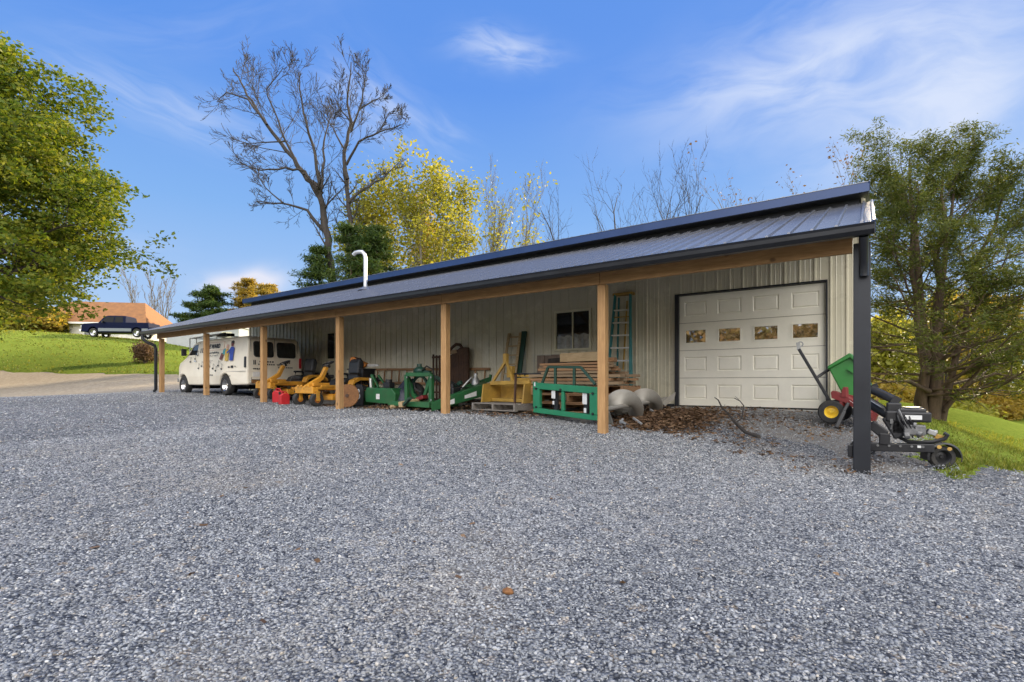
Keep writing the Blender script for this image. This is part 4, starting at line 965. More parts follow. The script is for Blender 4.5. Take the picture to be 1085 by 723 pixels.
for l in range(7):
    th = (.055, .05, .055, .05, .05, .045, .04)[l]; nb = (6, 6, 6, 6, 5, 5, 3)[l]
    for k in range(nb):
        y = LYc-.62+k*(.19+.01*random.random())+l*.03; ln = (LX1-LX0)*random.uniform(.78, 1.02)*(1 if l < 3 else .8); x = (LX0+LX1)/2+random.uniform(-.12, .12)+(.0 if l < 3 else -.12)
        lay.append((x, y, zc+th/2, ln, .165, th, random.uniform(-.02, .02) if l < 3 else random.uniform(-.06, .06), 'board_old' if random.random() < .6 else 'board_red'))
    zc += th+.016+.012*(l == 1)
for x, y, z_, ln, w_, th, rz, m_ in lay:
    key = m_
    if key not in proto: proto[key] = MB().box((0, 0, 0), (1, 1, 1)).build('board', M[m_]); o = proto[key]
    else: o = proto[key].copy(); COL.objects.link(o)
    o.location = (x, y, z_); o.scale = (ln, w_, th); o.rotation_euler = (random.uniform(-.015, .015), random.uniform(-.008, .008), rz)
    tag(o, 'rough brown board in the lumber pile behind the green fork frame', 'board', 'boards in the lumber pile')
top_z = zc
tb_ = MB(); p0 = W(600, 388, 1.9); p1_ = W(634, 392, 1.75)
tb_.bar(Vector((p0.x, 1.75, top_z+.105)), Vector((p1_.x+.15, 1.6, top_z+.105)), .22, .19); tb_.build('timber_beam', M['board_new'], bevel=.008, loc=(p0.x, 1.95, top_z+.1), label='fresh pale squared timber laid on top of the lumber pile', cat='timber')
q = MB(); q.bar((-5.05, 1.95, top_z+.05), (-4.3, 2.05, top_z+.05), .25, .09); q.build('timber_beam', M['board_red'], bevel=.006, loc=(-4.6, 2.3, top_z+.05), label='short brown timber on the right end of the lumber pile', cat='timber')
q = MB(); q.bar((-6.0, 2.2, top_z+.06), (-5.45, 2.22, top_z+.10), .2, .1); q.build('bark_slab', M['bark_dark'], loc=(-5.7, 2.5, top_z+.06), noise=.02, label='rough dark slab of bark wood lying behind the pale timber', cat='slab')
# loose wood and stones right of the pile under the boards
for k, (px, py, Y, s_, m_, lab, cat) in enumerate([(657, 432, 1.7, .20, 'conc', 'grey broken concrete lump at the foot of the lumber pile', 'rubble'), (648, 428, 1.5, .15, 'conc', 'smaller grey concrete lump beside the post', 'rubble'), (653, 415, 2.1, .15, 'disc_wood', 'orange brown chunk of wood above the concrete lumps', 'wood chunk')]):
    p = W(px, py, Y); q = MB(); q.sphere(p, s_, 10, (1.5, 1, .8)); q.build('concrete_lump' if cat == 'rubble' else 'wood_chunk', M[m_], noise=.03, loc=tuple(p), label=lab, cat=cat)
q = MB(); p = W(655, 424, 2.0); q.box((p.x, p.y, (gz0+p.z)/2), (.6, .5, p.z-gz0)); q.build('concrete_block', M['conc'], bevel=.02, noise=.015, loc=tuple(p), label='grey concrete block supporting the right end of the lumber pile', cat='block')
# green pallet fork frame
fl, fr2 = W(566.5, 438, .95), W(634, 446, .62)
t = thing('fork_frame', 'bright green pallet fork frame with a dark guard standing before the lumber', 'implement', (fl.x, fl.y, H(fl.x, fl.y)))
e = (fr2-fl); e.z = 0; Lf = e.length; e.normalize(); z0l = W(566, 437, .95).z; z0r = W(634, 446, .62).z
def FP(f, z_, o=0.): # fraction along, height above the bottom edge
    base = fl.lerp(fr2, f); base.z = z0l+(z0r-z0l)*f
    return base+Vector((0, 0, z_))+Vector((-e.y, e.x, 0))*o
hh = .62
b = MB()
for z_, s_ in ((.05, .10), (hh-.06, .13)): b.bar(FP(0, z_), FP(1, z_), .09, s_)
for f, s_ in ((.055, .17), (.945, .17)): b.bar(FP(f, .102), FP(f, hh-.127), .086, s_, tuple(e))
b.bar(FP(.48, .102), FP(.48, hh-.127), .06, .07, tuple(e))
P(t, b, 'frame', M['fork_green'], bevel=.01)
P(t, MB().bar(FP(-.02, .1, .05), FP(-.02, hh+.02, .05), .10, .05, tuple(e)), 'side_plate', M['fork_green'], bevel=.01); P(t, MB().bar(FP(1.02, .0, .05), FP(1.02, hh, .05), .12, .05, tuple(e)), 'side_plate', M['fork_green'], bevel=.01)
b = MB()
for a, c in (((.10, hh), (.20, hh+.34)), ((.20, hh+.34), (.72, hh+.36)), ((.72, hh+.36), (.93, hh+.05)), ((.32, hh-.02), (.32, hh+.34)), ((.62, hh-.05), (.62, hh+.35))):
    b.bar(FP(*a, .06), FP(*c, .06), .05, .05, (0, 1, 0))
P(t, b, 'guard', M['dark_green'], bevel=.006)
for f in (.33, .80):
    b = MB(); b.bar(FP(f, .10, .07), FP(f, hh-.05, .07), .05, .10, tuple(e)); b.bar(FP(f, .10, .03), FP(f, .10, .75), .10, .04); P(t, b, 'fork', M['black'], bevel=.008)
for f, z_, w_, h_ in ((.325, .33, .10, .17), (.81, .28, .11, .22), (.325, .21, .05, .07), (.815, .12, .06, .09), (.03, .55, .04, .08)):
    b = MB(); b.poly([FP(f-w_/2/Lf, z_, -.01 if f > .1 else -.05), FP(f+w_/2/Lf, z_, -.01 if f > .1 else -.05), FP(f+w_/2/Lf, z_+h_, -.01 if f > .1 else -.05), FP(f-w_/2/Lf, z_+h_, -.01 if f > .1 else -.05)]); P(t, b, 'decal', M['label'])
b = MB()
for f, z_ in ((.055, .12), (.055, .5), (.945, .12), (.945, .5), (.46, .52)): q_ = FP(f, z_, -.045); b.cyl(q_, q_+Vector((e.y, -e.x, 0))*.02, .025, n=8)
P(t, b, 'bolts', M['black'])
# ------------------------------------------------------------------ big grey auger lying by the leaf heap
t0 = G(662, 1.0); t = thing('auger', 'large grey steel auger screw lying against the leaf heap', 'auger', t0)
a0, a1 = W(645, 433, .62), W(699, 424, 2.35); axd = (a1-a0).normalized(); u0 = axd.orthogonal().normalized(); w0 = axd.cross(u0); La = (a1-a0).length
b = MB(); n_ = 72; turns = 2.35; vs_ = []
for i in range(n_+1):
    f = i/n_; an = 2*PI*turns*f+2.2
    e_ = u0*math.cos(an)+w0*math.sin(an); c = a0+axd*(La*f)
    ro = .34*(1-.25*f)
    vs_ += [c+e_*.04+axd*.0, c+e_*ro*.6+axd*.05, c+e_*ro+axd*.075, c+e_*ro+axd*.063, c+e_*ro*.6+axd*.035, c+e_*.04-axd*.014]
fs_ = [(i*6+k, i*6+(k+1) % 6, i*6+6+(k+1) % 6, i*6+6+k) for i in range(n_) for k in range(6)]+[tuple(range(6)), tuple(range(n_*6, n_*6+6))]
b.add(vs_, fs_); P(t, b, 'flighting', M['grey_disc'], smooth=True)
b = MB(); b.cyl(a0-axd*.06, a1+axd*.3, .045, n=12); P(t, b, 'shaft', M['grey_disc'], smooth=True)
b = MB(); b.add([a1+axd*.02+Vector((.0, 0, -.05)), a1+Vector((.30, .1, .17)), a1+Vector((.27, .1, .02)), a1+Vector((.1, .05, -.12))], [(0, 1, 2, 3)]); P(t, b, 'cutting_tip', M['grey_disc'])
for a, c in (((657, 446, .7), (663, 449, .62)), ((671, 443, .95), (680, 449.5, .75)), ((660, 444, .8), (657, 449, .7)), ((689, 434, 1.8), (693, 437, 1.75))):
    b = MB(); b.bar(W(*a), W(*c), .03, .03); P(t, b, 'bracket', M['galv'])
# ------------------------------------------------------------------ dead branch before the garage door
a = [W(804, 463, -.15), W(790, 458, .15), W(779, 448, .6), W(773, 440, .9), W(765, 432, 1.1), W(761, 424, 1.2), W(757, 421, 1.2)]
t0 = G(790, .15); t = thing('dead_branch', 'bare forked dead branch lying on the gravel in front of the garage door', 'branch', t0)
b = MB(); b.tube(a, [.03, .03, .024, .018, .014, .010, .006], 6); P(t, b, 'limb', M['bark_dark'], smooth=True)
for pts, r in (([(779, 449, .6), (786, 443, .7), (788, 430, .8), (784, 425, .85), (778, 422, .9)], .014), ([(786, 443, .7), (781, 438, .9), (773, 440, 1.)], .009), ([(786, 444, .7), (793, 445, .6), (799, 451, .3)], .010), ([(787, 440, .75), (794, 443, .8), (800, 436, .9)], .006), ([(784, 425, .85), (779, 420, .9)], .005), ([(765, 432, 1.1), (758, 431, 1.1)], .005), ([(778, 446, .6), (770, 447, .5)], .006), ([(787, 441, .7), (778, 446, .6), (782, 450, .4)], .007)):
    b = MB(); b.tube([W(*p) for p in pts], [r*(1-.6*i/(len(pts)-1)) for i in range(len(pts))], 5); P(t, b, 'twig', M['bark_dark'], smooth=True)
# ------------------------------------------------------------------ tipped dump cart: green bin, red frame, yellow rims
YC = 2.15
t0 = G(885, YC); t = thing('dump_cart', 'tipped garden dump cart with green bin, red frame and yellow wheel rims', 'cart', t0)
wc = W(881, 436.5, YC); wheel(t, wc-t0, (0, -1, 0), .20, .13, 'rim_yellow', ri=.52); wheel(t, wc+Vector((.08, .72, .0))-t0, (0, 1, 0), .20, .13, 'rim_yellow', ri=.52)
b = MB(); b.cyl(wc+Vector((0, .02, 0)), wc+Vector((.08, .7, 0)), .02, n=8); P(t, b, 'axle', M['black'])
b = MB(); hc = W(879, 424, YC+.1)
b.bar(W(881, 428, YC+.15), W(846.5, 370, YC+.15), .05, .075, (0, 1, 0)); b.bar(W(865, 400.5, YC+.15), W(878, 392, YC+.25), .05, .05, (0, 1, 0)); P(t, b, 'tongue', M['black'], bevel=.008)
b = MB(); c = W(846, 365, YC+.15); b.lathe([(.03, -.012), (.05, -.012), (.05, .012), (.03, .012)], c+Vector((.03, 0, .0)), (0, 1, 0), 14, True); b.bar(W(846.5, 371, YC+.15), W(845.5, 363, YC+.15), .06, .03, (0, 1, 0)); P(t, b, 'coupler', M['steel'])
def slab(q, pts, Y0, Y1, ins=0.):
    n = len(pts); A = [W(x, y, Y0) for x, y in pts]; B = [a_+Vector((.04, Y1-Y0, 0)) for a_ in A]
    q.add(A+B, [tuple(range(n)), tuple(reversed(range(n, 2*n)))]+[(i, (i+1) % n, n+(i+1) % n, n+i) for i in range(n)])
b = MB(); slab(b, [(877.5, 390), (899, 377), (905, 380), (925, 414), (916, 421), (893, 419)], YC+.02, YC+.68); P(t, b, 'bin', M['bin_green'], bevel=.02)
b = MB(); 
rim = [(877, 391.5), (877, 388), (897, 376), (899.5, 374.2), (902, 375), (906.5, 380.5), (906, 384), (900.5, 379)]
slab(b, rim, YC-.04, YC+.74); P(t, b, 'rim_lip', M['bin_green'], bevel=.012)
b = MB(); b.bar(W(898, 391, YC-.005), W(905, 396, YC-.005), .02, .05, (0, 1, 0)); P(t, b, 'rib', M['bin_green'])
b = MB(); slab(b, [(880, 416), (882, 414), (896, 419), (924, 437), (924, 444), (896, 427.5), (881, 422)], YC-.06, YC-.02); slab(b, [(880, 416), (882, 414), (896, 419), (924, 437), (924, 444), (896, 427.5), (881, 422)], YC+.70, YC+.74)
slab(b, [(891.5, 413.5), (893.5, 410), (896, 410.5), (896.5, 421), (891, 421)], YC-.075, YC-.045); slab(b, [(889, 424), (893, 424), (892, 434), (889, 433)], YC-.05, YC-.01)
slab(b, [(894, 417), (908, 420), (922, 431), (922, 436), (906, 427)], YC-.01, YC+.65); P(t, b, 'frame', M['cart_red'], bevel=.006)
b = MB(); slab(b, [(921, 428), (928, 424), (930, 440), (925, 452), (918, 450)], YC-.05, YC+.72); P(t, b, 'tailgate', M['cart_red'], bevel=.01)
b = MB(); b.bar(W(900, 424.5, YC-.1), W(906, 428.5, YC-.1), .004, .03, (0, 1, 0)); P(t, b, 'decal', M['label'])
b = MB(); b.bar(W(894.5, 436, YC-.12), W(886, 453.5, YC-.2), .06, .09, (0, 1, 0)); b.bar(W(894, 436, YC-.12), W(899, 427, YC-.08), .05, .05, (0, 1, 0)); P(t, b, 'prop_leg', M['black'], bevel=.01)
# ------------------------------------------------------------------ tow-behind mower with its engine
YM = .42
t0 = G(965, YM); t = thing('trail_mower', 'black tow behind mower with an exposed engine at the grass edge', 'mower', t0)
def wm(x, y, o=0.): return W(x, y, YM+o)
b = MB(); b.bar(wm(919, 473.5), wm(990, 475), .10, .11, (0, 0, 1)); P(t, b, 'main_beam', M['black'], bevel=.012)
b = MB(); b.bar(wm(972, 473.5, -.06), wm(976, 473.6, -.06), .012, .03); P(t, b, 'decal', M['label'])
wc = wm(997, 484, .12); wheel(t, wc-t0, (.35, -.94, 0), .145, .12, 'black'); wc2 = wm(914, 476, .55); wheel(t, wc2-t0, (.0, -1, 0), .16, .12, 'black')
b = MB(); b.lathe([(.17, -.10), (.19, -.09), (.19, .09), (.17, .10)], wc, (.35, -.94, 0), 24); 
keep = [i for i, f in enumerate(b.f) if sum(b.v[k][2] for k in f)/len(f) > wc.z-.03]; b.f = [b.f[i] for i in keep]; P(t, b, 'fender', M['black'])
b = MB(); 
for px_, py_ in ((995, 474), (1006, 476)): q_ = wm(px_, py_, -.03); b.cyl(q_, q_+Vector((0, -.03, .005)), .024, n=10)
P(t, b, 'reflector', M['old_yellow'])
b = MB(); b.bar(wm(937, 471), wm(937.5, 459), .12, .14, (0, 1, 0)); b.bar(wm(938, 461), wm(922, 449), .12, .10, (0, 1, 0)); b.bar(wm(924, 451), wm(912, 447, .3), .1, .1, (0, 1, 0)); P(t, b, 'arm', M['black'], bevel=.012)
b = MB(); b.cyl(wm(915, 423, .25), wm(946, 442, .1), .07, n=14); b.cyl(wm(924, 413, .3), wm(948, 424, .15), .058, n=14); b.box(wm(949, 424.5, .14), (.09, .12, .11), (0, .5, 0)); b.bar(wm(920, 412, .3), wm(930, 408, .3), .06, .06); P(t, b, 'muffler', M['black'], smooth=True)
b = MB(); b.bar(wm(922, 424.5, .12), wm(935, 432.5, .02), .01, .09, (0, 1, 0)); P(t, b, 'heat_shield', M['steel'])
b = MB(); b.box(wm(955, 441, .05), (.34, .26, .14)); b.box(wm(947, 433, .1), (.16, .2, .16)); b.bar(wm(941, 441), wm(955, 463), .16, .12, (0, 1, 0)); b.box(wm(957, 452, .05), (.26, .22, .2)); P(t, b, 'engine', M['black'], bevel=.02)
b = MB(); b.box(wm(967, 441.5, .05), (.36, .32, .13)); b.box(wm(966, 435.5, .05), (.28, .26, .07)); b.lathe([(.001, .03), (.11, .03), (.13, 0)], wm(966, 433.5, .05), n=18); P(t, b, 'air_cleaner', M['black'], bevel=.02)
b = MB(); b.box(wm(968, 442.5, -.125), (.17, .008, .055)); P(t, b, 'label_plate', M['label'])
b = MB(); b.box(wm(969, 455.5, -.05), (.22, .16, .13)); b.cyl(wm(964, 461, -.1), wm(958, 461.5, -.1), .05, n=10); b.cyl(wm(972, 459, -.1), wm(977, 461, -.12), .04, n=10); b.cyl(wm(967, 450, -.12), wm(971, 451, -.12), .035, n=10); b.box(wm(961, 454, -.1), (.07, .05, .08)); P(t, b, 'carburettor', M['engine_grey'], bevel=.012)
for k in range(4): P(t, MB().tube([wm(950+4*k, 437, -.08), wm(953+4*k, 446, -.14-.01*k), wm(958+4*k, 455, -.12), wm(955+6*k, 464, -.06)], .009, 5), 'cable', M['black'], smooth=True)
for k in range(5): q_ = wm(930+12*k, 472+.4*k, -.055); P(t, MB().cyl(q_, q_+Vector((0, -.015, 0)), .016, n=8), 'bolt', M['engine_grey'])
b = MB(); b.tube([wm(945, 441), wm(948, 455), wm(954, 464), (wm(962, 468)), wm(975, 469), wm(990, 468), wm(1001, 465), wm(1004, 461), wm(1000, 459)], .024, 8); b.bar(wm(975, 459), wm(985, 457), .06, .06); P(t, b, 'guard_bar', M['black'], smooth=True)
b = MB(); b.bar(wm(983, 456.5), wm(992, 460), .10, .06, (0, 0, 1)); b.box(wm(988, 457.5, .05), (.10, .08, .04)); P(t, b, 'bracket', M['steel'], bevel=.008)
b = MB(); b.box(wm(996, 463.5, .06), (.12, .09, .06), (0, .3, 0)); P(t, b, 'clamp', M['old_yellow'], bevel=.008)
b = MB(); b.tube([wm(944, 440, -.06), wm(946, 447, -.07), wm(944, 455, -.06)], .012, 6); b.tube([wm(952, 434, -.1), wm(958, 447, -.13), wm(966, 462, -.1)], .012, 6); b.bar(wm(944.5, 444, -.08), wm(944.5, 449, -.08), .03, .03); P(t, b, 'hose', M['engine_grey'], smooth=True)
# ------------------------------------------------------------------ far things: house, truck, outbuilding, car
hs_ = thing('house', 'white house with an orange brown hipped roof beyond the lawn', 'house', tuple(GD(116, 61)), R_(35.25+10))
hz = 5.0-hs_.location.z
def hb(mb, name, m, parent=hs_, **k): return mb.build(name, m, parent, **k)
zb_, ze, zr = -1.5, 7.5-hs_.location.z, 10.3-hs_.location.z
M['siding'] = paint('house_siding', (.66, .62, .55), .6, 0, .05, 3); M['shingle'] = paint('roof_shingle', (.27, .12, .04), .85, 0, .25, 2.5, .2)
b = MB(); b.box((0, 0, (zb_+ze)/2), (11.4, 8, ze-zb_)); hb(b, 'wall', M['siding'])
b = MB(); vs_ = [(-6.2, -4.5, ze-.15), (6.2, -4.5, ze-.15), (6.2, 4.5, ze-.15), (-6.2, 4.5, ze-.15), (-3.8, 0, zr), (3.9, 0, zr), (-6.2, -4.5, ze-.3), (6.2, -4.5, ze-.3), (6.2, 4.5, ze-.3), (-6.2, 4.5, ze-.3)]
b.add(vs_, [(0, 1, 5, 4), (1, 2, 5), (2, 3, 4, 5), (3, 0, 4), (0, 6, 7, 1), (1, 7, 8, 2), (2, 8, 9, 3), (3, 9, 6, 0), (6, 9, 8, 7)]); hb(b, 'roof', M['shingle'])
b = MB(); b.box((0, -4.53, ze-.24), (12.5, .06, .2)); hb(b, 'eave_board', M['white'])
for x, w_, h_, zc_ in ((-5.0, .55, 1.3, ze-1.55), (-3.3, .9, 1.7, ze-1.5), (2.6, .9, .9, ze-1.0), (4.4, .9, .9, ze-1.0), (.2, 1., 1.1, ze-1.1)):
    b = MB(); b.box((x, -4.02, zc_), (w_+.16, .08, h_+.16)); f = hb(b, 'window', M['white'])
    b = MB(); b.box((x, -4.07, zc_), (w_, .03, h_)); hb(b, 'pane', M['glass'], f)
b = MB()
for k in range(int(11.2/.5)): b.box((-5.6+k*.5, -4.012, (zb_+ze)/2), (.05, .03, ze-zb_-.4))
hb(b, 'batten', M['siding'])
# pickup truck
tk = GD(129, 47.5); tz_ = WD(109, 358.5, 47.5).z
tr = thing('pickup_truck', 'dark navy pickup truck with a silver lower stripe parked on the lawn edge', 'truck', (tk.x, tk.y, min(tz_, tk.z+.5) if False else tz_), R_(35.25+6)); tr.scale = (.97, 1, 1.1)
pf = [(-2.95, .45), (-2.98, .78), (-2.94, 1.06), (-2.8, 1.13), (-1.5, 1.22), (-.95, 1.78), (-.75, 1.84), (.70, 1.84), (.86, 1.78), (.92, 1.26), (2.95, 1.26), (3.0, .9), (2.98, .5)]
bo = [(2.35, .42)]+arch(1.9, .42, .44, 9, -1)[1:-1]+[(1.45, .42), (-1.5, .42)]+arch(-1.95, .42, .44, 9, -1)[1:-1]+[(-2.4, .42)]
def tside(x, z, sd): k = max(0, z-1.15)*.28; return -.95+k if sd == 0 else .95-k
b = MB(); b.prism(pf+bo, -1, 1, tside); bd = b.build('body', M['navy'], tr, bevel=.04)
b = MB(); b.box((-.02, -.953, .63), (2.95, .02, .26)); b.box((2.65, -.953, .63), (.55, .02, .26)); b.build('side_stripe', M['silver'], tr, bevel=.01)
for x in (-1.95, 1.9):
    for y, s_ in ((-.82, -1), (.82, 1)): wheel(tr, (x, y, .38), (0, s_, 0), .38, .25, 'chrome')
b = MB(); b.box((0, 0, .5), (5.2, 1.4, .25)); b.build('chassis', M['black'], tr)
for pts in ([(-1.25, 1.26), (-.82, 1.72), (-.15, 1.74), (-.15, 1.26)], [(-.05, 1.26), (-.05, 1.74), (.62, 1.74), (.72, 1.26)]):
    b = MB(); n = len(pts); b.poly([(x, tside(x, z, 0)-.012, z) for x, z in pts]); b.build('window', M['tint'], tr)
b = MB(); b.poly([(-1.45, -.86, 1.25), (-.97, -.76, 1.77), (-.97, .76, 1.77), (-1.45, .86, 1.25)]); b.v = [(x-.03, y, z+.02) for x, y, z in b.v]; b.build('windscreen', M['tint'], tr)
b = MB(); b.box((-3.03, 0, .82), (.08, 1.2, .26)); b.build('grille', M['black'], tr)
for y in (-.72, .72): b = MB(); b.box((-2.99, y, .88), (.14, .36, .2)); b.build('headlight', M['label'], tr, bevel=.03)
b = MB(); b.box((-3.08, 0, .56), (.16, 1.85, .2)); b.build('bumper', M['chrome'], tr, bevel=.03)
b = MB(); b.box((-1.0, -1.08, 1.28), (.12, .2, .17)); b.build('mirror', M['black'], tr, bevel=.02)
# long white outbuilding behind the van
ob = GD(226, 50); t = thing('outbuilding', 'long low white outbuilding seen over the roof of the van', 'outbuilding', (ob.x, ob.y, WD(222, 349, 50).z-2.6), R_(35.25+5))
b = MB(); b.box((0, 0, 1.3), (6.6, 4, 2.6)); b.build('wall', M['dull_white'], t)
b = MB(); b.prism([(-2.2, 2.6), (2.2, 2.6), (2.2, 2.7), (0, 2.82), (-2.2, 2.7)], -3.4, 3.4); b.v = [(y, x, z) for x, y, z in b.v]; b.build('roof', M['dull_white'], t)
b = MB(); b.box((2.2, -2.03, 1.2), (.9, .06, 1.9)); b.build('door', M['cream'], t)
# far car on the road
cc_ = GD(1016, 67); t = thing('parked_car', 'small white car far off on the road beyond the bank', 'car', (cc_.x, cc_.y, WD(1016, 452.5, 67).z), R_(-25))
b = MB(); b.prism([(-2.1, .3), (-2.15, .7), (-1.2, .9), (-.6, 1.38), (.7, 1.40), (1.4, .95), (2.1, .88), (2.15, .35)], -.85, .85); b.build('body', M['white'], t, bevel=.06)
for x in (-1.35, 1.35):
    for y in (-.8, .8): wheel(t, (x, y, .31), (0, math.copysign(1, y), 0), .31, .2, 'chrome')
b = MB(); b.prism([(-1.05, .93), (-.58, 1.3), (.66, 1.32), (1.2, .97)], -.862, .862); b.build('window', M['glass'], t)
# ------------------------------------------------------------------ sunlit wood across the yard (it shows in the panes of the garage door)
n_ = 42000; aa = rng.uniform(R_(95), R_(265), n_); rr_ = rng.uniform(27, 36, n_)
x = CC[0]+rr_*(CD[0]*np.cos(aa)+CR[0]*np.sin(aa)); y = CC[1]+rr_*(CD[1]*np.cos(aa)+CR[1]*np.sin(aa)); hmax = 5+6*fbm(aa*9, rr_*.1, 3); z = Hn(x, y)+hmax*rng.random(n_)**.8
s_ = .16+.26*rng.random(n_); q4 = np.array([(-1, 0, 0), (0, -.6, .12), (1, 0, 0), (0, .6, .12)]); v = np.einsum('nij,nkj->nki', rotmats(n_), q4[None]*s_[:, None, None])+np.stack([x, y, z], 1)[:, None]
M['leaf_wood'] = leafm('leaf_wood', [(.20, .13, .07), (.32, .23, .12), (.17, .16, .06), (.10, .08, .05)], .25)
fast_mesh('woodland', v.reshape(-1, 3), np.arange(4*n_).reshape(-1, 4), M['leaf_wood'], kind='stuff', label='sunlit autumn coloured wood across the yard, mirrored in the garage door panes')
# loose bits in the yard: orange stone and dark sticks
for k, (px, py, lab) in enumerate([(538, 630, 'single orange brown stone lying alone on the grey gravel'),]):
    r = ray(px, py); d = 1.
    for _ in range(60): d += .1 if CC[2]+r[2]*d > H(CC[0]+r[0]*d, CC[1]+r[1]*d) else -.05
    p = Vector(CC+r*d); q = MB(); q.sphere(p+Vector((0, 0, .02)), .028, 8, (1.4, 1, .7)); q.build('orange_stone', M['disc_wood'], noise=.004, loc=tuple(p), label=lab, cat='stone')
# ------------------------------------------------------------------ trees
def unit(v): return v/ (np.linalg.norm(v)+1e-9)
class Tree:
    def __init__(s, seed): s.r = np.random.default_rng(seed); s.br = []; s.sites = []
    def limb(s, pts, r0, r1):
        pts = np.array(pts, float); s.br.append((pts, np.linspace(r0, r1, len(pts))))
    def grow(s, p, d, L, r, lev, maxlev, P):
        """one branch with wobble; side branches of the next level; leaf sites on the last ones"""
        n = max(3, int(P['seg'][min(lev, len(P['seg'])-1)])); pts = [p]; q = p; dd = unit(d); st = L/n
        for i in range(n):
            dd = unit(dd+s.r.normal(size=3)*P['wob']+np.array([0, 0, P['up'][min(lev, len(P['up'])-1)]])*st/ max(L, .3)*2)
            q = q+dd*st; pts.append(q)
        pts = np.array(pts); r1 = r*P.get('taper', .35); s.br.append((pts, np.linspace(r, r1, n+1)))
        s.kids(pts, r, r1, L, lev, maxlev, P)
    def kids(s, pts, r, r1, L, lev, maxlev, P):
        n = len(pts)-1
        if lev >= maxlev:
            for t in np.linspace(.25, 1, P.get('sites', 4)):
                k = t*n; i = min(int(k), n-1); s.sites.append(pts[i]+(pts[i+1]-pts[i])*(k-i))
            return
        cnt = P['cnt'][lev]; cnt = max(1, int(cnt*(.8+.4*s.r.random())+.5)); t0 = P['start'][min(lev, len(P['start'])-1)]
        for c in range(cnt):
            t = t0+(1-t0)*(c+s.r.random()*.8)/cnt; t = min(t, .99); k = t*n; i = min(int(k), n-1)
            b = pts[i]+(pts[i+1]-pts[i])*(k-i); ax = unit(pts[i+1]-pts[i])
            o = unit(np.cross(ax, s.r.normal(size=3))); an = R_(P['ang'][min(lev, len(P['ang'])-1)])*(.7+.6*s.r.random())
            d = ax*math.cos(an)+o*math.sin(an)
            fl = P.get('flat', 0)
            if fl and lev >= 1: d[2] *= (1-fl)
            ll = L*P['len'][min(lev, len(P['len'])-1)]*(.65+.5*s.r.random())*(1.1-.55*t*P.get('cone', 1))
            rr = (r+(r1-r)*t)*P.get('rr', .6)
            s.grow(b, d, ll, max(rr, P.get('rmin', .006)), lev+1, maxlev, P)
    def wood(s, name, m, parent, rmin=0.):
        V = []; F = []; off = 0
        for pts, rad in s.br:
            n = 9 if rad[0] > .12 else 6 if rad[0] > .04 else 4 if rad[0] > .018 else 3
            t = np.gradient(pts, axis=0); t /= np.linalg.norm(t, axis=1)[:, None]+1e-9
            ref = np.where(np.abs(t[:, 2:3]) < .9, np.array([[0, 0, 1.]]), np.array([[1., 0, 0]]))
            ref = np.broadcast_to(ref[0:1], t.shape) if True else ref
            u = np.cross(t, ref); u /= np.linalg.norm(u, axis=1)[:, None]+1e-9; w = np.cross(t, u)
            a = np.arange(n)*2*PI/n
            ring = pts[:, None]+(u[:, None]*np.cos(a)[None, :, None]+w[:, None]*np.sin(a)[None, :, None])*np.maximum(rad, rmin)[:, None, None]
            V.append(ring.reshape(-1, 3)); k = len(pts)
            i = np.arange(k-1)[:, None]*n+np.arange(n)[None]; j = np.arange(k-1)[:, None]*n+(np.arange(n)[None]+1) % n
            F.append(np.stack([i, j, j+n, i+n], -1).reshape(-1, 4)+off); off += k*n
        return fast_mesh(name, np.concatenate(V), np.concatenate(F), m, parent, smooth=True)
    def leaves(s, name, m, parent, per, spread, size, asp=.6, keep=1., droop=0., zsq=.7, limit=90000, sites=None):
        S = np.array(s.sites if sites is None else sites)
        if keep < 1: S = S[s.r.random(len(S)) < keep]
        c = np.repeat(S, per, axis=0)
        if len(c) > limit: c = c[s.r.choice(len(c), limit, False)]
        n = len(c); o = s.r.normal(size=(n, 3))*spread; o[:, 2] *= zsq; c = c+o
        sz = size*(.6+.8*s.r.random(n)); q = np.array([(-1, 0, 0), (0, -asp, .12), (1, 0, 0), (0, asp, .12)])
        global rng
        v = q[None]*sz[:, None, None]; v = np.einsum('nij,nkj->nki', rotmats(n), v); v[:, :, 2] *= .8
        v += c[:, None]
        return fast_mesh(name, v.reshape(-1, 3), np.arange(4*n).reshape(-1, 4), m, parent)
def centre(root):
    # move the thing's origin to the foot of its trunk
    for ch in root.children: ch.matrix_parent_inverse = root.matrix_world.inverted()
def tree_root(name, label, cat, base, group=None):
    o = thing(name, label, cat, tuple(base), 0, group); return o
def attach(root, *objs):
    for o in objs:
        o.parent = root; o.matrix_parent_inverse = Matrix.Translation(-Vector(root.location))
def auto_tree(name, label, base, Ht, P, maxlev, bark, leaf, lv, seed, group=None, lean=(0, 0), cat='tree', stems=1, rad=None):
    T = Tree(seed); base = np.array(base, float); rad = rad or Ht*.018
    for k in range(stems):
        b = base+(np.array([math.cos(k*2.4+seed), math.sin(k*2.4+seed), 0])*rad*.9 if stems > 1 else 0)
        d = np.array([lean[0], lean[1], 1.])
        if stems > 1: d = d+np.array([math.cos(k*2.4+seed), math.sin(k*2.4+seed), 0])*P.get('splay', .18)
        T.grow(b+np.array([0, 0, -.3]), d, Ht*(1 if k == 0 else .8+.2*T.r.random()), rad*(1 if stems == 1 else .7), 0, maxlev, P)
    root = tree_root(name, label, cat, base, group)
    tr = T.wood('trunk', M[bark], root); attach(root, tr)
    if leaf: attach(root, T.leaves('crown', M[leaf], root, **lv))
    return root, T

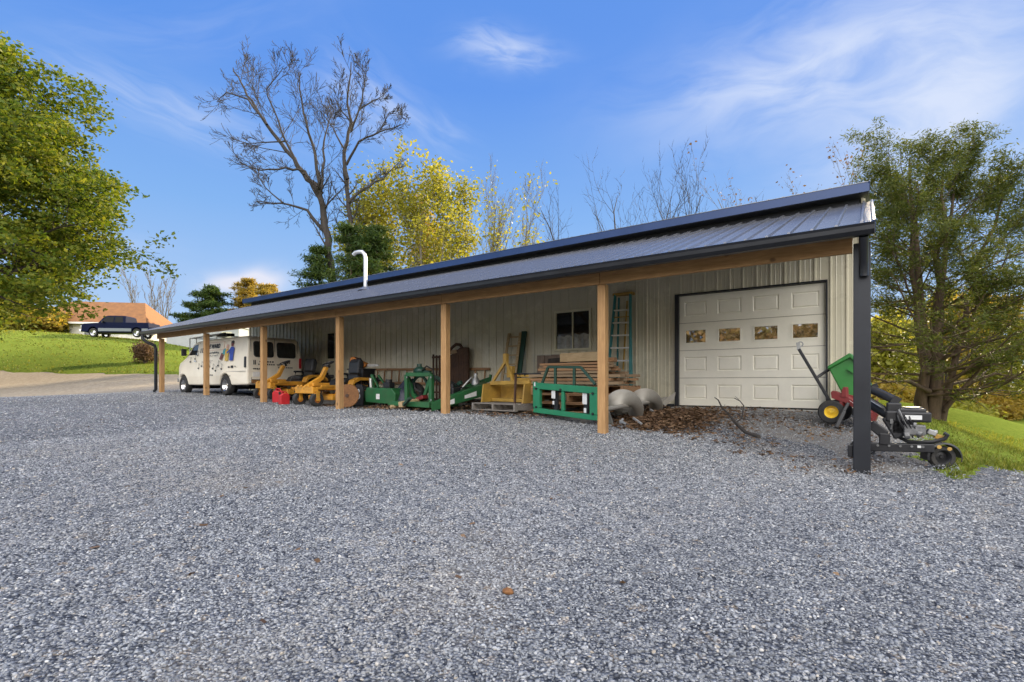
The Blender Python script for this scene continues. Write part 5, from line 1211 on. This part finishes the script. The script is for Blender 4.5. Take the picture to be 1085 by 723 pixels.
# ---- big maple at the left edge
def maple():
    base = np.array(GD(-60, 26.5)); T = Tree(11)
    P = dict(seg=[8, 7, 5, 4], wob=.16, up=[.5, .12, -.02, -.05], cnt=[0, 9, 7, 5], start=[.25, .25, .2, .15], ang=[60, 48, 50, 55], len=[1, .5, .5, .5], rr=.55, taper=.3, sites=5, cone=.6, flat=.35, rmin=.008)
    tz = 14.4
    tr = [base+np.array([0, 0, z]) + T.r.normal(size=3)*np.array([.15, .15, 0])*(z > 1) for z in np.linspace(-.3, tz, 12)]
    T.limb(tr, .42, .05); tr = np.array(tr)
    n = 44
    for k in range(n):
        t = .29+.71*(k+.5)/n; i = min(int(t*11), 10); b = tr[i]+(tr[i+1]-tr[i])*(t*11-i)
        a = k*2.399+T.r.normal()*.3; el = R_(8+62*t**1.6)
        L = 8.0*(math.sqrt(max(.03, 1-((t-.46)/.62)**2)))*(.85+.25*T.r.random())
        T.grow(b, np.array([math.cos(a)*math.cos(el), math.sin(a)*math.cos(el), math.sin(el)]), L, .16*(1.1-t), 1, 3, P)
    root = tree_root('maple_tree', 'big bright green leafy maple at the left edge of the lawn', 'tree', base)
    attach(root, T.wood('trunk', M['bark_dark'], root), T.leaves('crown', M['leaf_maple'], root, per=12, spread=.30, size=.12, zsq=.45, limit=150000))
maple()

# ---- tall dead tree behind the roof: its main limbs, then grown twigs
def limb_tree(name, label, limbs, d0, seed, bark, P, rscale=1., leaf=None, lv=None, group=None, depth=1.5):
    T = Tree(seed); first = None
    for pts, r0, r1 in limbs:
        dz = T.r.normal()*depth; q = []
        for i, (x, y) in enumerate(pts):
            f = i/(len(pts)-1) if len(pts) > 1 else 0
            q.append(np.array(WD(x, y, d0+dz*f)))
        q = np.array(q)
        # finer, slightly wobbly polyline
        out = []
        for i in range(len(q)-1):
            for s in np.linspace(0, 1, 4)[:-1]: out.append(q[i]+(q[i+1]-q[i])*s+T.r.normal(size=3)*r0*.35*(i+s > 0))
        out.append(q[-1]); out = np.array(out)
        T.limb(out, r0*rscale, r1*rscale)
        if first is None: first = q[0]
        L = np.linalg.norm(np.diff(out, axis=0), axis=1).sum()
        T.kids(out, r0*.5*rscale, r1*rscale, L, 1, P['max'], P)
    base = np.array([first[0], first[1], H(first[0], first[1])])
    T.limb(np.array([base-np.array([0, 0, .3]), base*.5+first*.5, first]), limbs[0][1]*1.15*rscale, limbs[0][1]*rscale)
    root = tree_root(name, label, 'tree', base, group)
    attach(root, T.wood('trunk', M[bark], root, .011))
    if leaf: attach(root, T.leaves('crown', M[leaf], root, **lv))
    return root
PD = dict(seg=[6, 6, 5, 4], wob=.095, up=[.3, .35, .2, .15], cnt=[0, 10, 6, 4], start=[.3, .25, .2, .15], ang=[40, 38, 34, 36], len=[.5, .38, .52, .6], rr=.5, taper=.25, sites=2, rmin=.012, max=4, cone=.9)
dead = [([(352, 310), (348, 265), (344, 225), (340, 205), (337, 198)], .26, .12),
        ([(340, 205), (322, 185), (305, 160), (283, 132), (268, 108), (255, 88), (247, 72)], .17, .03),
        ([(283, 132), (262, 105), (240, 98), (230, 108)], .07, .02),
        ([(322, 185), (303, 150), (290, 118), (282, 95), (300, 72)], .08, .02),
        ([(340, 205), (333, 165), (325, 130), (318, 95), (317, 75)], .12, .02),
        ([(342, 215), (322, 182), (303, 178), (275, 180), (254, 172)], .10, .02),
        ([(343, 245), (325, 222), (300, 215), (270, 213)], .12, .02),
        ([(300, 215), (282, 200), (270, 180)], .05, .015),
        ([(340, 205), (343, 180), (342, 150), (347, 135), (352, 118)], .1, .02),
        ([(303, 150), (278, 152), (255, 152)], .05, .015)]
limb_tree('dead_tree', 'tall leafless dead tree with a leaning forked trunk behind the roof', dead, 31, 5, 'bark_dark', PD)
dead2 = [([(378, 310), (370, 262), (369, 220), (368, 190)], .19, .13),
         ([(368, 190), (366, 160), (372, 130), (368, 100), (372, 66)], .14, .03),
         ([(372, 140), (382, 115), (386, 90), (384, 72)], .08, .02),
         ([(366, 160), (352, 135), (340, 118)], .07, .02),
         ([(367, 175), (380, 150), (402, 140), (425, 132)], .09, .02),
         ([(369, 215), (385, 200), (405, 190), (425, 170)], .10, .02),
         ([(382, 115), (400, 105), (412, 95)], .05, .015),
         ([(372, 130), (358, 112), (360, 85)], .05, .015),
         ([(402, 140), (412, 120), (428, 122)], .04, .015)]
limb_tree('dead_tree', 'tall leafless dead tree with an upright trunk right of the forked one', dead2, 32.5, 6, 'bark_dark', PD)
# ---- yellow green trees behind the roof
PY = dict(seg=[8, 6, 4, 3], wob=.12, up=[.5, .9, .5, .3], cnt=[16, 6, 4], start=[.22, .2, .2], ang=[37, 36, 40], len=[.54, .46, .5], rr=.42, taper=.12, sites=4, cone=.75, rmin=.008)
for k, (px, top, d, dens, lab, lf) in enumerate([(398, 205, 37, .7, 'yellow green tree, lowest and leftmost of those behind the vent pipe', 'leaf_yellow'), (422, 184, 40, .75, 'dense yellow green tree between the low yellow one and the tallest', 'leaf_yellow'),
        (456, 164, 38, .75, 'tallest yellow green tree behind the middle of the roof', 'leaf_yellow'), (488, 178, 41, .65, 'yellow green tree just left of the half bare tree', 'leaf_yellow'), (440, 196, 46, .8, 'golden leaved tree set behind the tallest yellow green tree', 'leaf_gold')]):
    b = np.array(GD(px, d)); ht = CC[2]+(CH-top)*d/CF-b[2]
    auto_tree('young_tree', lab, b, ht*.74, PY, 3, 'bark_grey', lf, dict(per=5, spread=.42, size=.135, keep=dens*.85, limit=20000), 40+k, 'yellow green trees behind the roof')
# ---- half bare and bare trees
PB = dict(seg=[8, 6, 4, 3], wob=.11, up=[.5, .8, .5, .3], cnt=[14, 7, 4], start=[.28, .2, .15], ang=[26, 30, 34], len=[.46, .46, .55], rr=.5, taper=.10, sites=2, cone=.8, rmin=.012)
for k, (px, top, d, lab, st, keep) in enumerate([(528, 172, 38, 'nearly bare tree right of the yellow green trees', 1, .10), (562, 186, 36, 'slanting sparse tree with a few yellow leaves beside the nearly bare one', 1, .16), (546, 215, 41, 'low thin tree with few leaves between its two taller neighbours', 2, .35)]):
    b = np.array(GD(px, d)); ht = CC[2]+(CH-top)*d/CF-b[2]
    auto_tree('sparse_tree', lab, b, ht*.80, PB, 3, 'bark_grey', 'leaf_yellow', dict(per=4, spread=.28, size=.12, keep=keep*.6, limit=2500), 60+k, 'thin trees behind the roof', lean=(.12*(k-1), 0), stems=st)
for k, (px, top, d, lab, st) in enumerate([(640, 168, 34, 'bare three stemmed tree above the middle of the roof', 3), (716, 142, 33, 'largest bare many stemmed tree above the garage end of the roof', 5), (768, 205, 34, 'low bare twiggy sapling right of the largest bare tree', 2)]):
    b = np.array(GD(px, d)); ht = CC[2]+(CH-top)*d/CF-b[2]
    P2 = dict(PB); P2['splay'] = .36 if st > 3 else .26; P2['wob'] = .16; P2['ang'] = [34, 36, 40]; P2['cnt'] = [9, 5, 3]
    auto_tree('bare_tree', lab, b, ht*(.98 if st == 3 else .86), P2, 3, 'bark_dark', None, None, 70+k, 'bare trees behind the roof', stems=st)
b = np.array(GD(826, 33)); auto_tree('sparse_tree', 'small thin tree with russet buds behind the right end of the roof', b, CC[2]+(CH-186)*33/CF-b[2], dict(PB, cnt=[6, 4, 3], splay=.25), 3, 'bark_grey', 'leaf_brown', dict(per=3, spread=.25, size=.1, keep=.25, limit=1500), 81, stems=3)
# ---- conifers
def conifer(name, lab, b, Ht, R, seed, leaf='leaf_conifer', d=30, whorl=.55, cone=1., group=None, per=16, size=.16, lim=42000, zb=.08):
    T = Tree(seed); b = np.array(b, float); trp = [b+np.array([0, 0, z]) for z in np.linspace(-.3, Ht, 8)]; T.limb(trp, Ht*.016, .02)
    z = Ht*zb
    while z < Ht*.98:
        f = (z-Ht*zb)/(Ht*(1-zb)); L0 = R*(1-f)**(.8*cone)*(.8+.4*T.r.random())+.15
        for k in range(6):
            a = T.r.random()*2*PI; L = L0*(.7+.5*T.r.random()); dr = np.array([math.cos(a), math.sin(a), -.05+.35*f])
            pts = [b+np.array([0, 0, z])+dr*L*s+np.array([0, 0, -.12*L*s*s]) for s in np.linspace(0, 1, 4)]
            T.limb(pts, .035, .01)
            for s in np.linspace(.3, 1, max(3, int(L/.35))):
                q = b+np.array([0, 0, z])+dr*L*s+np.array([0, 0, -.12*L*s*s]); wd = .28*L*(1.1-s)
                T.sites += [q, q+np.array([-dr[1], dr[0], 0])*wd, q-np.array([-dr[1], dr[0], 0])*wd]
        z += whorl*(.8+.4*T.r.random())
    root = tree_root(name, lab, 'tree', b, group)
    attach(root, T.wood('trunk', M['bark_pine'], root), T.leaves('crown', M[leaf], root, per=per, spread=.20, size=size, asp=.16, zsq=.6, limit=lim))
for k, (px, top, d, R, lab) in enumerate([(399, 232, 29, 2.4, 'tallest dark evergreen behind the vent pipe'), (372, 236, 28, 2.4, 'dark evergreen left of the vent pipe below the dead trees'), (338, 262, 30, 2.3, 'lowest dark evergreen at the foot of the dead trees')]):
    b = np.array(GD(px, d)); conifer('evergreen_tree', lab, b, CC[2]+(CH-top)*d/CF-b[2], R, 90+k, d=d, group='evergreens behind the roof')
for k, (px, top, d, R, lf, lab) in enumerate([(224, 303, 62, 4.2, 'leaf_conifer', 'far rounded dark evergreen beyond the far end of the roof'), (262, 294, 66, 3.4, 'leaf_gold', 'far pale golden tree right of the rounded evergreen')]):
    b = np.array(GD(px, d)); conifer('far_tree', lab, b, CC[2]+(CH-top)*d/CF-b[2], R, 100+k, lf, d, whorl=.55, cone=.75, per=8, size=.34, lim=20000)
b = np.array(GD(283, 64)); conifer('far_tree', 'small far golden tree close to the end of the upper roof', b, CC[2]+(CH-300)*64/CF-b[2], 3.0, 103, 'leaf_gold', 64, whorl=.55, cone=.7, per=8, size=.34, lim=16000)
for k, (px, top, d, lean, lab) in enumerate([(150, 296, 74, -.1, 'bare tree rising over the house roof, left of the leaning one'), (170, 297, 70, .28, 'bare leaning tree beside the right end of the house')]):
    b = np.array(GD(px, d)); ht = CC[2]+(CH-top)*d/CF-b[2]
    auto_tree('bare_tree', lab, b, ht*1.05, dict(PB, cnt=[6, 4, 3], rmin=.03, splay=.3), 3, 'bark_grey', None, None, 110+k, stems=3, lean=(lean, lean*.3), rad=.2)

# ---- large pine right of the barn
def pine():
    base = np.array(GD(985, 14.5)); T = Tree(23); Ht = (CC[2]+(CH-128)*14.5/CF-base[2])*.90
    P = dict(seg=[8, 7, 5, 4], wob=.13, up=[.3, .35, .15, .1], cnt=[0, 7, 5, 3], start=[.2, .3, .25, .2], ang=[60, 45, 45, 50], len=[1, .45, .5, .5], rr=.5, taper=.3, sites=4, cone=.5, flat=.25, rmin=.007)
    stems = [((-.10, .05), 1.0, .17), ((.12, -.02), .97, .19), ((.30, .12), .93, .16), ((-.26, -.1), .86, .13), ((.45, -.2), .82, .12)]
    for (lx_, ly_), f, r in stems:
        hh_ = Ht*f; n = 10
        tx = np.array([CR[0]*lx_+CD[0]*ly_, CR[1]*lx_+CD[1]*ly_, 0])
        pts = np.array([base+tx*.5+np.array([0, 0, -.3])+np.array([0, 0, 1])*hh_*s+tx*hh_*.42*s**1.25+T.r.normal(size=3)*.06*(s > .05) for s in np.linspace(0, 1, n)])
        T.limb(pts, r, .025)
        nb = 21
        for k in range(nb):
            t = .13+.87*(k+T.r.random()*.7)/nb; i = min(int(t*(n-1)), n-2); b = pts[i]+(pts[i+1]-pts[i])*(t*(n-1)-i)
            a = k*2.4+T.r.normal()*.4; el = R_(2+40*t+T.r.normal()*8)
            # branches leave outward from the clump of stems
            out = unit(tx+np.array([math.cos(a), math.sin(a), 0])*.28)
            dr = np.array([out[0]*.6+math.cos(a)*.9, out[1]*.6+math.sin(a)*.9, 0]); dr = unit(dr)
            L = 2.75*math.sqrt(max(.05, 1-((t-.36)/.72)**2))*(.75+.4*T.r.random())
            T.grow(b, np.array([dr[0]*math.cos(el), dr[1]*math.cos(el), math.sin(el)]), L, .05*(1.15-t), 2, 3, dict(P, cnt=[0, 7, 8, 4], len=[1, .45, .42, .5]))
    # two low bare limbs reaching right
    for pts in ([(1000, 436), (1020, 412), (1038, 392), (1052, 370)], [(1003, 425), (1030, 405), (1055, 396), (1085, 402)], [(985, 415), (962, 404), (940, 405)]):
        q = np.array([np.array(WD(x, y, 14.3-.25*i)) for i, (x, y) in enumerate(pts)]); T.limb(q, .07, .02)
        T.kids(q, .03, .015, 2.2, 2, 3, dict(P, cnt=[0, 7, 6, 4], len=[1, .45, .4, .5]))
    root = tree_root('pine_tree', 'large open crowned pine with several trunks on the bank right of the barn', 'tree', base)
    attach(root, T.wood('trunk', M['bark_pine'], root), T.leaves('crown', M['leaf_pine'], root, per=32, spread=.10, size=.062, asp=.20, zsq=.8, limit=150000, sites=[q for q in T.sites if q[2] > 3.6 or T.r.random() < .14+.2*max(0, q[2])]))
pine()
# ---- sunlit woods beyond the right bank, each tree its own
PW = dict(seg=[6, 5, 4, 3], wob=.14, up=[.4, .4, .2, .1], cnt=[16, 6, 4], start=[.12, .15, .2], ang=[48, 42, 45], len=[.42, .45, .5], rr=.5, taper=.3, sites=4, cone=.9, rmin=.02)
WL = ['yellow green roadside tree seen just right of the corner post', 'bushy yellow tree behind the left side of the pine', 'yellow tree behind the trunks of the pine', 'tall pale tree behind the right side of the pine', 'golden tree above the far road', 'yellow green tree at the right edge beyond the road', 'low pale tree near the far car', 'low golden tree right of the far car']
for k, (px, top, d, lf) in enumerate([(930, 345, 55, 'leaf_yellow'), (955, 335, 62, 'leaf_yellow'), (985, 322, 74, 'leaf_gold'), (1012, 318, 80, 'leaf_yellow'), (1040, 325, 84, 'leaf_gold'), (1072, 315, 78, 'leaf_yellow'), (1000, 372, 86, 'leaf_yellow'), (1050, 378, 82, 'leaf_yellow')]):
    b = np.array(GD(px, d)); ht = CC[2]+(CH-top)*d/CF-b[2]
    auto_tree('woodland_tree', WL[k], b, ht*.92, PW, 3, 'bark_grey', lf, dict(per=6, spread=.75, size=.38, keep=.95, limit=13000), 130+k, 'sunlit trees beyond the right bank')
b = np.array(GD(1115, 70)); auto_tree('woodland_tree', 'yellow green tree cut off by the right edge of the photo', b, 14, PW, 3, 'bark_grey', 'leaf_yellow', dict(per=6, spread=.75, size=.38, limit=13000), 150, 'sunlit trees beyond the right bank')
# ---- bushes by the house, and low growth along the far road
def bush(name, lab, b, w, h, leaf, seed, n=5000, size=.16, group=None):
    T = Tree(seed); b = np.array(b, float)
    for k in range(26):
        a = T.r.random()*2*PI; e = R_(25+60*T.r.random()); L = 1.
        d = np.array([math.cos(a)*math.cos(e)*w*.62, math.sin(a)*math.cos(e)*w*.62, math.sin(e)*h])*(.7+.35*T.r.random())
        pts = np.array([b+d*s*np.array([1, 1, 1])+T.r.normal(size=3)*.05*w*s for s in np.linspace(0, 1, 5)]); T.limb(pts, .03, .01)
        for s in (.45, .6, .72, .84, .95): T.sites.append(b+d*s+T.r.normal(size=3)*.12*np.array([w, w, h]))
    root = tree_root(name, lab, 'bush', b, group)
    attach(root, T.wood('stem', M['bark_grey'], root), T.leaves('foliage', M[leaf], root, per=max(1, n//130), spread=.11*w, size=size, limit=n))
bush('shrub', 'small round russet shrub on the lawn left of the barn', GD(153, 36), 1.5, 1.5, 'leaf_brown', 160, 5000, .07)
for k, (px, top, d, w, lf, lab) in enumerate([(12, 322, 54, 6, 'leaf_bush', 'yellow green bush under the maple, leftmost of the row'), (40, 330, 56, 5.5, 'leaf_gold', 'golden bush between the leftmost bush and the one by the house'), (58, 332, 57, 3.4, 'leaf_bush', 'yellowish bush nearest the house gable'), (-25, 300, 58, 8, 'leaf_bush', 'tall bush cut off at the left edge under the maple')]):
    b = np.array(GD(px, d)); bush('bush', lab, b, w, max(2., CC[2]+(CH-top)*d/CF-b[2]), lf, 165+k, 9000, .24, 'bushes along the top of the lawn')

for k, (px, top, d, w, lf, lab) in enumerate([(1018, 424, 56, 6, 'leaf_yellow', 'low yellow bush left of the far white car'), (1046, 420, 74, 8, 'leaf_gold', 'golden bush behind the far road, left of two'), (1078, 416, 76, 9, 'leaf_yellow', 'yellow green bush behind the far road at the right edge'), (960, 418, 52, 7, 'leaf_yellow', 'yellow green bush beyond the bank left of the pine trunks'), (935, 412, 50, 6, 'leaf_gold', 'golden bush beyond the bank next to the corner post')]):
    b = np.array(GD(px, d)); bush('bush', lab, b, w, max(2., CC[2]+(CH-top)*d/CF-b[2]), lf, 185+k, 8000, .24, 'low growth beyond the right bank')
# ------------------------------------------------------------------ sky, sun, camera
SKY_VAL, FILL_BANK = 4.1, 15.5
SUN_EL, SUN_AZ = 23.5, 2.0              # azimuth measured from +Y towards +X
w = bpy.data.worlds.new('World'); scene.world = w; w.use_nodes = True
t = w.node_tree; n = t.nodes; bg = n['Background']
sky = n.new('ShaderNodeTexSky'); sky.sky_type = 'NISHITA'; sky.sun_disc = False
sky.sun_elevation = R_(SUN_EL); sky.sun_rotation = R_(SUN_AZ); sky.air_density = 1.0; sky.dust_density = .3; sky.ozone_density = 2.2; sky.altitude = 300
gm = n.new('ShaderNodeGamma'); gm.inputs['Gamma'].default_value = .36; t.links.new(sky.outputs[0], gm.inputs['Color'])
tc0 = n.new('ShaderNodeTexCoord'); sx0 = n.new('ShaderNodeSeparateXYZ'); t.links.new(tc0.outputs['Generated'], sx0.inputs[0])
rp = n.new('ShaderNodeValToRGB'); el_ = rp.color_ramp.elements
stops = [(0, (.54, .70, .92)), (.12, (.40, .60, .92)), (.30, (.21, .45, .90)), (.50, (.095, .30, .86)), (1, (.06, .22, .74))]
while len(el_) < len(stops): el_.new(.5)
for e_, (p_, c_) in zip(el_, stops): e_.position = p_; e_.color = (*c_, 1)
t.links.new(sx0.outputs[2], rp.inputs[0])
sc_ = n.new('ShaderNodeMix'); sc_.data_type = 'RGBA'; sc_.blend_type = 'MULTIPLY'; sc_.inputs[0].default_value = 1; sc_.inputs[7].default_value = (SKY_VAL, SKY_VAL, SKY_VAL, 1); t.links.new(rp.outputs[0], sc_.inputs[6])
tn = n.new('ShaderNodeMix'); tn.data_type = 'RGBA'; tn.inputs[0].default_value = .15; t.links.new(sc_.outputs[2], tn.inputs[6]); t.links.new(gm.outputs[0], tn.inputs[7])
tc = n.new('ShaderNodeTexCoord')
def vm(op, a, b=None):
    x = n.new('ShaderNodeVectorMath'); x.operation = op
    for i, s in enumerate((a, b)):
        if s is None: continue
        if hasattr(s, 'node'): t.links.new(s, x.inputs[i])
        else: x.inputs[i].default_value = s
    return x
def mt(op, *a, clamp=False):
    x = n.new('ShaderNodeMath'); x.operation = op; x.use_clamp = clamp
    for i, s in enumerate(a):
        if hasattr(s, 'node'): t.links.new(s, x.inputs[i])
        else: x.inputs[i].default_value = s
    return x.outputs[0]
D0 = tc.outputs['Generated']
nz = n.new('ShaderNodeTexNoise'); nz.inputs['Scale'].default_value = 2.6; nz.inputs['Detail'].default_value = 4
t.links.new(D0, nz.inputs['Vector'])
wv = vm('SUBTRACT', nz.outputs['Color'], (.5, .5, .5)); wv2 = n.new('ShaderNodeVectorMath'); wv2.operation = 'SCALE'; wv2.inputs['Scale'].default_value = .16
t.links.new(wv.outputs[0], wv2.inputs[0]); DW = vm('ADD', D0, wv2.outputs[0]).outputs[0]
def cdir(px, py):
    v = ray(px, py); return Vector(v).normalized()
def cloud(p0, p1, width, amp, sharp=1.0, nscale=5., stretch=5., lo=.35, hi=.75):
    """a wisp lying between two directions of the sky"""
    a = cdir(*p0); b = cdir(*p1); c = ((a+b)/2).normalized(); u = (b-a); L = u.length/2; u.normalize(); v = c.cross(u).normalized()
    du = vm('DOT_PRODUCT', DW, tuple(u/L)).outputs['Value']; du = mt('SUBTRACT', du, c.dot(u/L))
    dv = vm('DOT_PRODUCT', DW, tuple(v/width)).outputs['Value']; dv = mt('SUBTRACT', dv, c.dot(v/width))
    fr_ = vm('DOT_PRODUCT', DW, tuple(c)).outputs['Value']
    r2 = mt('ADD', mt('MULTIPLY', du, du), mt('MULTIPLY', dv, dv))
    g = mt('POWER', 2.718, mt('MULTIPLY', r2, -sharp))
    comb = n.new('ShaderNodeCombineXYZ'); t.links.new(mt('MULTIPLY', du, L*nscale), comb.inputs[0]); t.links.new(mt('MULTIPLY', dv, width*nscale*stretch), comb.inputs[1])
    q = n.new('ShaderNodeTexNoise'); q.inputs['Scale'].default_value = 1.; q.inputs['Detail'].default_value = 6; q.inputs['Roughness'].default_value = .55; q.inputs['Distortion'].default_value = .6
    t.links.new(comb.outputs[0], q.inputs['Vector'])
    mr = n.new('ShaderNodeMapRange'); mr.inputs['From Min'].default_value = lo; mr.inputs['From Max'].default_value = hi; mr.interpolation_type = 'SMOOTHSTEP'; t.links.new(q.outputs['Fac'], mr.inputs['Value'])
    front = mt('GREATER_THAN', fr_, 0.2)
    return mt('MULTIPLY', mt('MULTIPLY', mt('MULTIPLY', g, mr.outputs[0]), amp), front)
cl = [cloud((700, 115), (1090, 45), .08, 1.0, 1.1, 6, 3, .15, .72), cloud((850, 185), (1150, 105), .08, .95, 1.1, 6, 3, .15, .74), cloud((960, 40), (1120, 20), .11, .6, 1., 5, 3, .2, .8),
      cloud((490, 62), (580, 62), .022, .75, 1., 14, 4, .2, .7), cloud((340, 95), (450, 155), .05, .7, 1., 9, 4, .25, .8), cloud((440, 130), (500, 160), .03, .3, 1., 9, 4), cloud((60, 60), (280, 150), .035, .5, 1., 8, 6, .2, .8), cloud((20, 20), (330, 30), .03, .16, 1., 8, 6, .2, .8),
      cloud((60, 265), (200, 265), .03, .3, 1, 8, 5, .2, .8)]
tot = cl[0]
for c_ in cl[1:]: tot = mt('ADD', tot, c_)
tot = mt('MULTIPLY', tot, 1., clamp=True)
cum = mt('MULTIPLY', cloud((222, 292), (288, 292), .022, 1.6, 1.3, 26, 1.4, .2, .45), 1., clamp=True)
mx = n.new('ShaderNodeMix'); mx.data_type = 'RGBA'; mx.clamp_factor = True
t.links.new(tot, mx.inputs[0]); t.links.new(tn.outputs[2], mx.inputs[6]); mx.inputs[7].default_value = (2.6, 2.95, 3.75, 1)
# unseen bright cloud added over and behind the camera to fill the shade
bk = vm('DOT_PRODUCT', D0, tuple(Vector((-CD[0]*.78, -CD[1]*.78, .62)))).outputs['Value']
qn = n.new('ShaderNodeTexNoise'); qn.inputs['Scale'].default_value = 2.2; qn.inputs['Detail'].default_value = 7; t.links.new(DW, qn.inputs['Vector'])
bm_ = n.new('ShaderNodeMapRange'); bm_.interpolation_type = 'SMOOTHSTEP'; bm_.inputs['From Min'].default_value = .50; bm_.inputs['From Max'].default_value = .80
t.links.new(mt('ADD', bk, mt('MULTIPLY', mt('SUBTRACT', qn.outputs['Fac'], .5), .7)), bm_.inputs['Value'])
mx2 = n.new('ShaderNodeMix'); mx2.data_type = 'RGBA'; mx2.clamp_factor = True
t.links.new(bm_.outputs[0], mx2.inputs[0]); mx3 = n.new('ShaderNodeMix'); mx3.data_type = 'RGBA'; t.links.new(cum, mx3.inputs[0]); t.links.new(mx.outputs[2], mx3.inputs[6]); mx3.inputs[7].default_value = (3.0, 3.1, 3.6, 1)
t.links.new(mx3.outputs[2], mx2.inputs[6]); mx2.inputs[7].default_value = (FILL_BANK*1.0, FILL_BANK*.98, FILL_BANK*.97, 1)
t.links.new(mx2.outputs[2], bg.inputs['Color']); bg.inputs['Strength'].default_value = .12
sd = bpy.data.lights.new('sun', 'SUN'); sd.energy = 5.0; sd.angle = R_(.53); sd.color = (1., .83, .58)
so = bpy.data.objects.new('sun', sd); COL.objects.link(so)
sdir = Vector((math.sin(R_(SUN_AZ))*math.cos(R_(SUN_EL)), math.cos(R_(SUN_AZ))*math.cos(R_(SUN_EL)), math.sin(R_(SUN_EL))))
so.rotation_euler = sdir.to_track_quat('Z', 'Y').to_euler(); so.location = (0, 30, 30)
cd = bpy.data.cameras.new('camera'); cd.lens = CF/1085*36; cd.sensor_width = 36; cd.shift_y = (CH-361.5)/1085; cd.clip_start = .05; cd.clip_end = 5000
co = bpy.data.objects.new('camera', cd); COL.objects.link(co); co.location = tuple(CC); co.rotation_euler = (PI/2, 0, PI/2-CA); scene.camera = co
vs = scene.view_settings; vs.view_transform = 'Standard'; vs.look = 'None'; vs.gamma = 1; vs.exposure = 1.13; vs.use_curve_mapping = False
scene.cycles.max_bounces = 8; scene.cycles.transparent_max_bounces = 8; scene.cycles.use_denoising = True
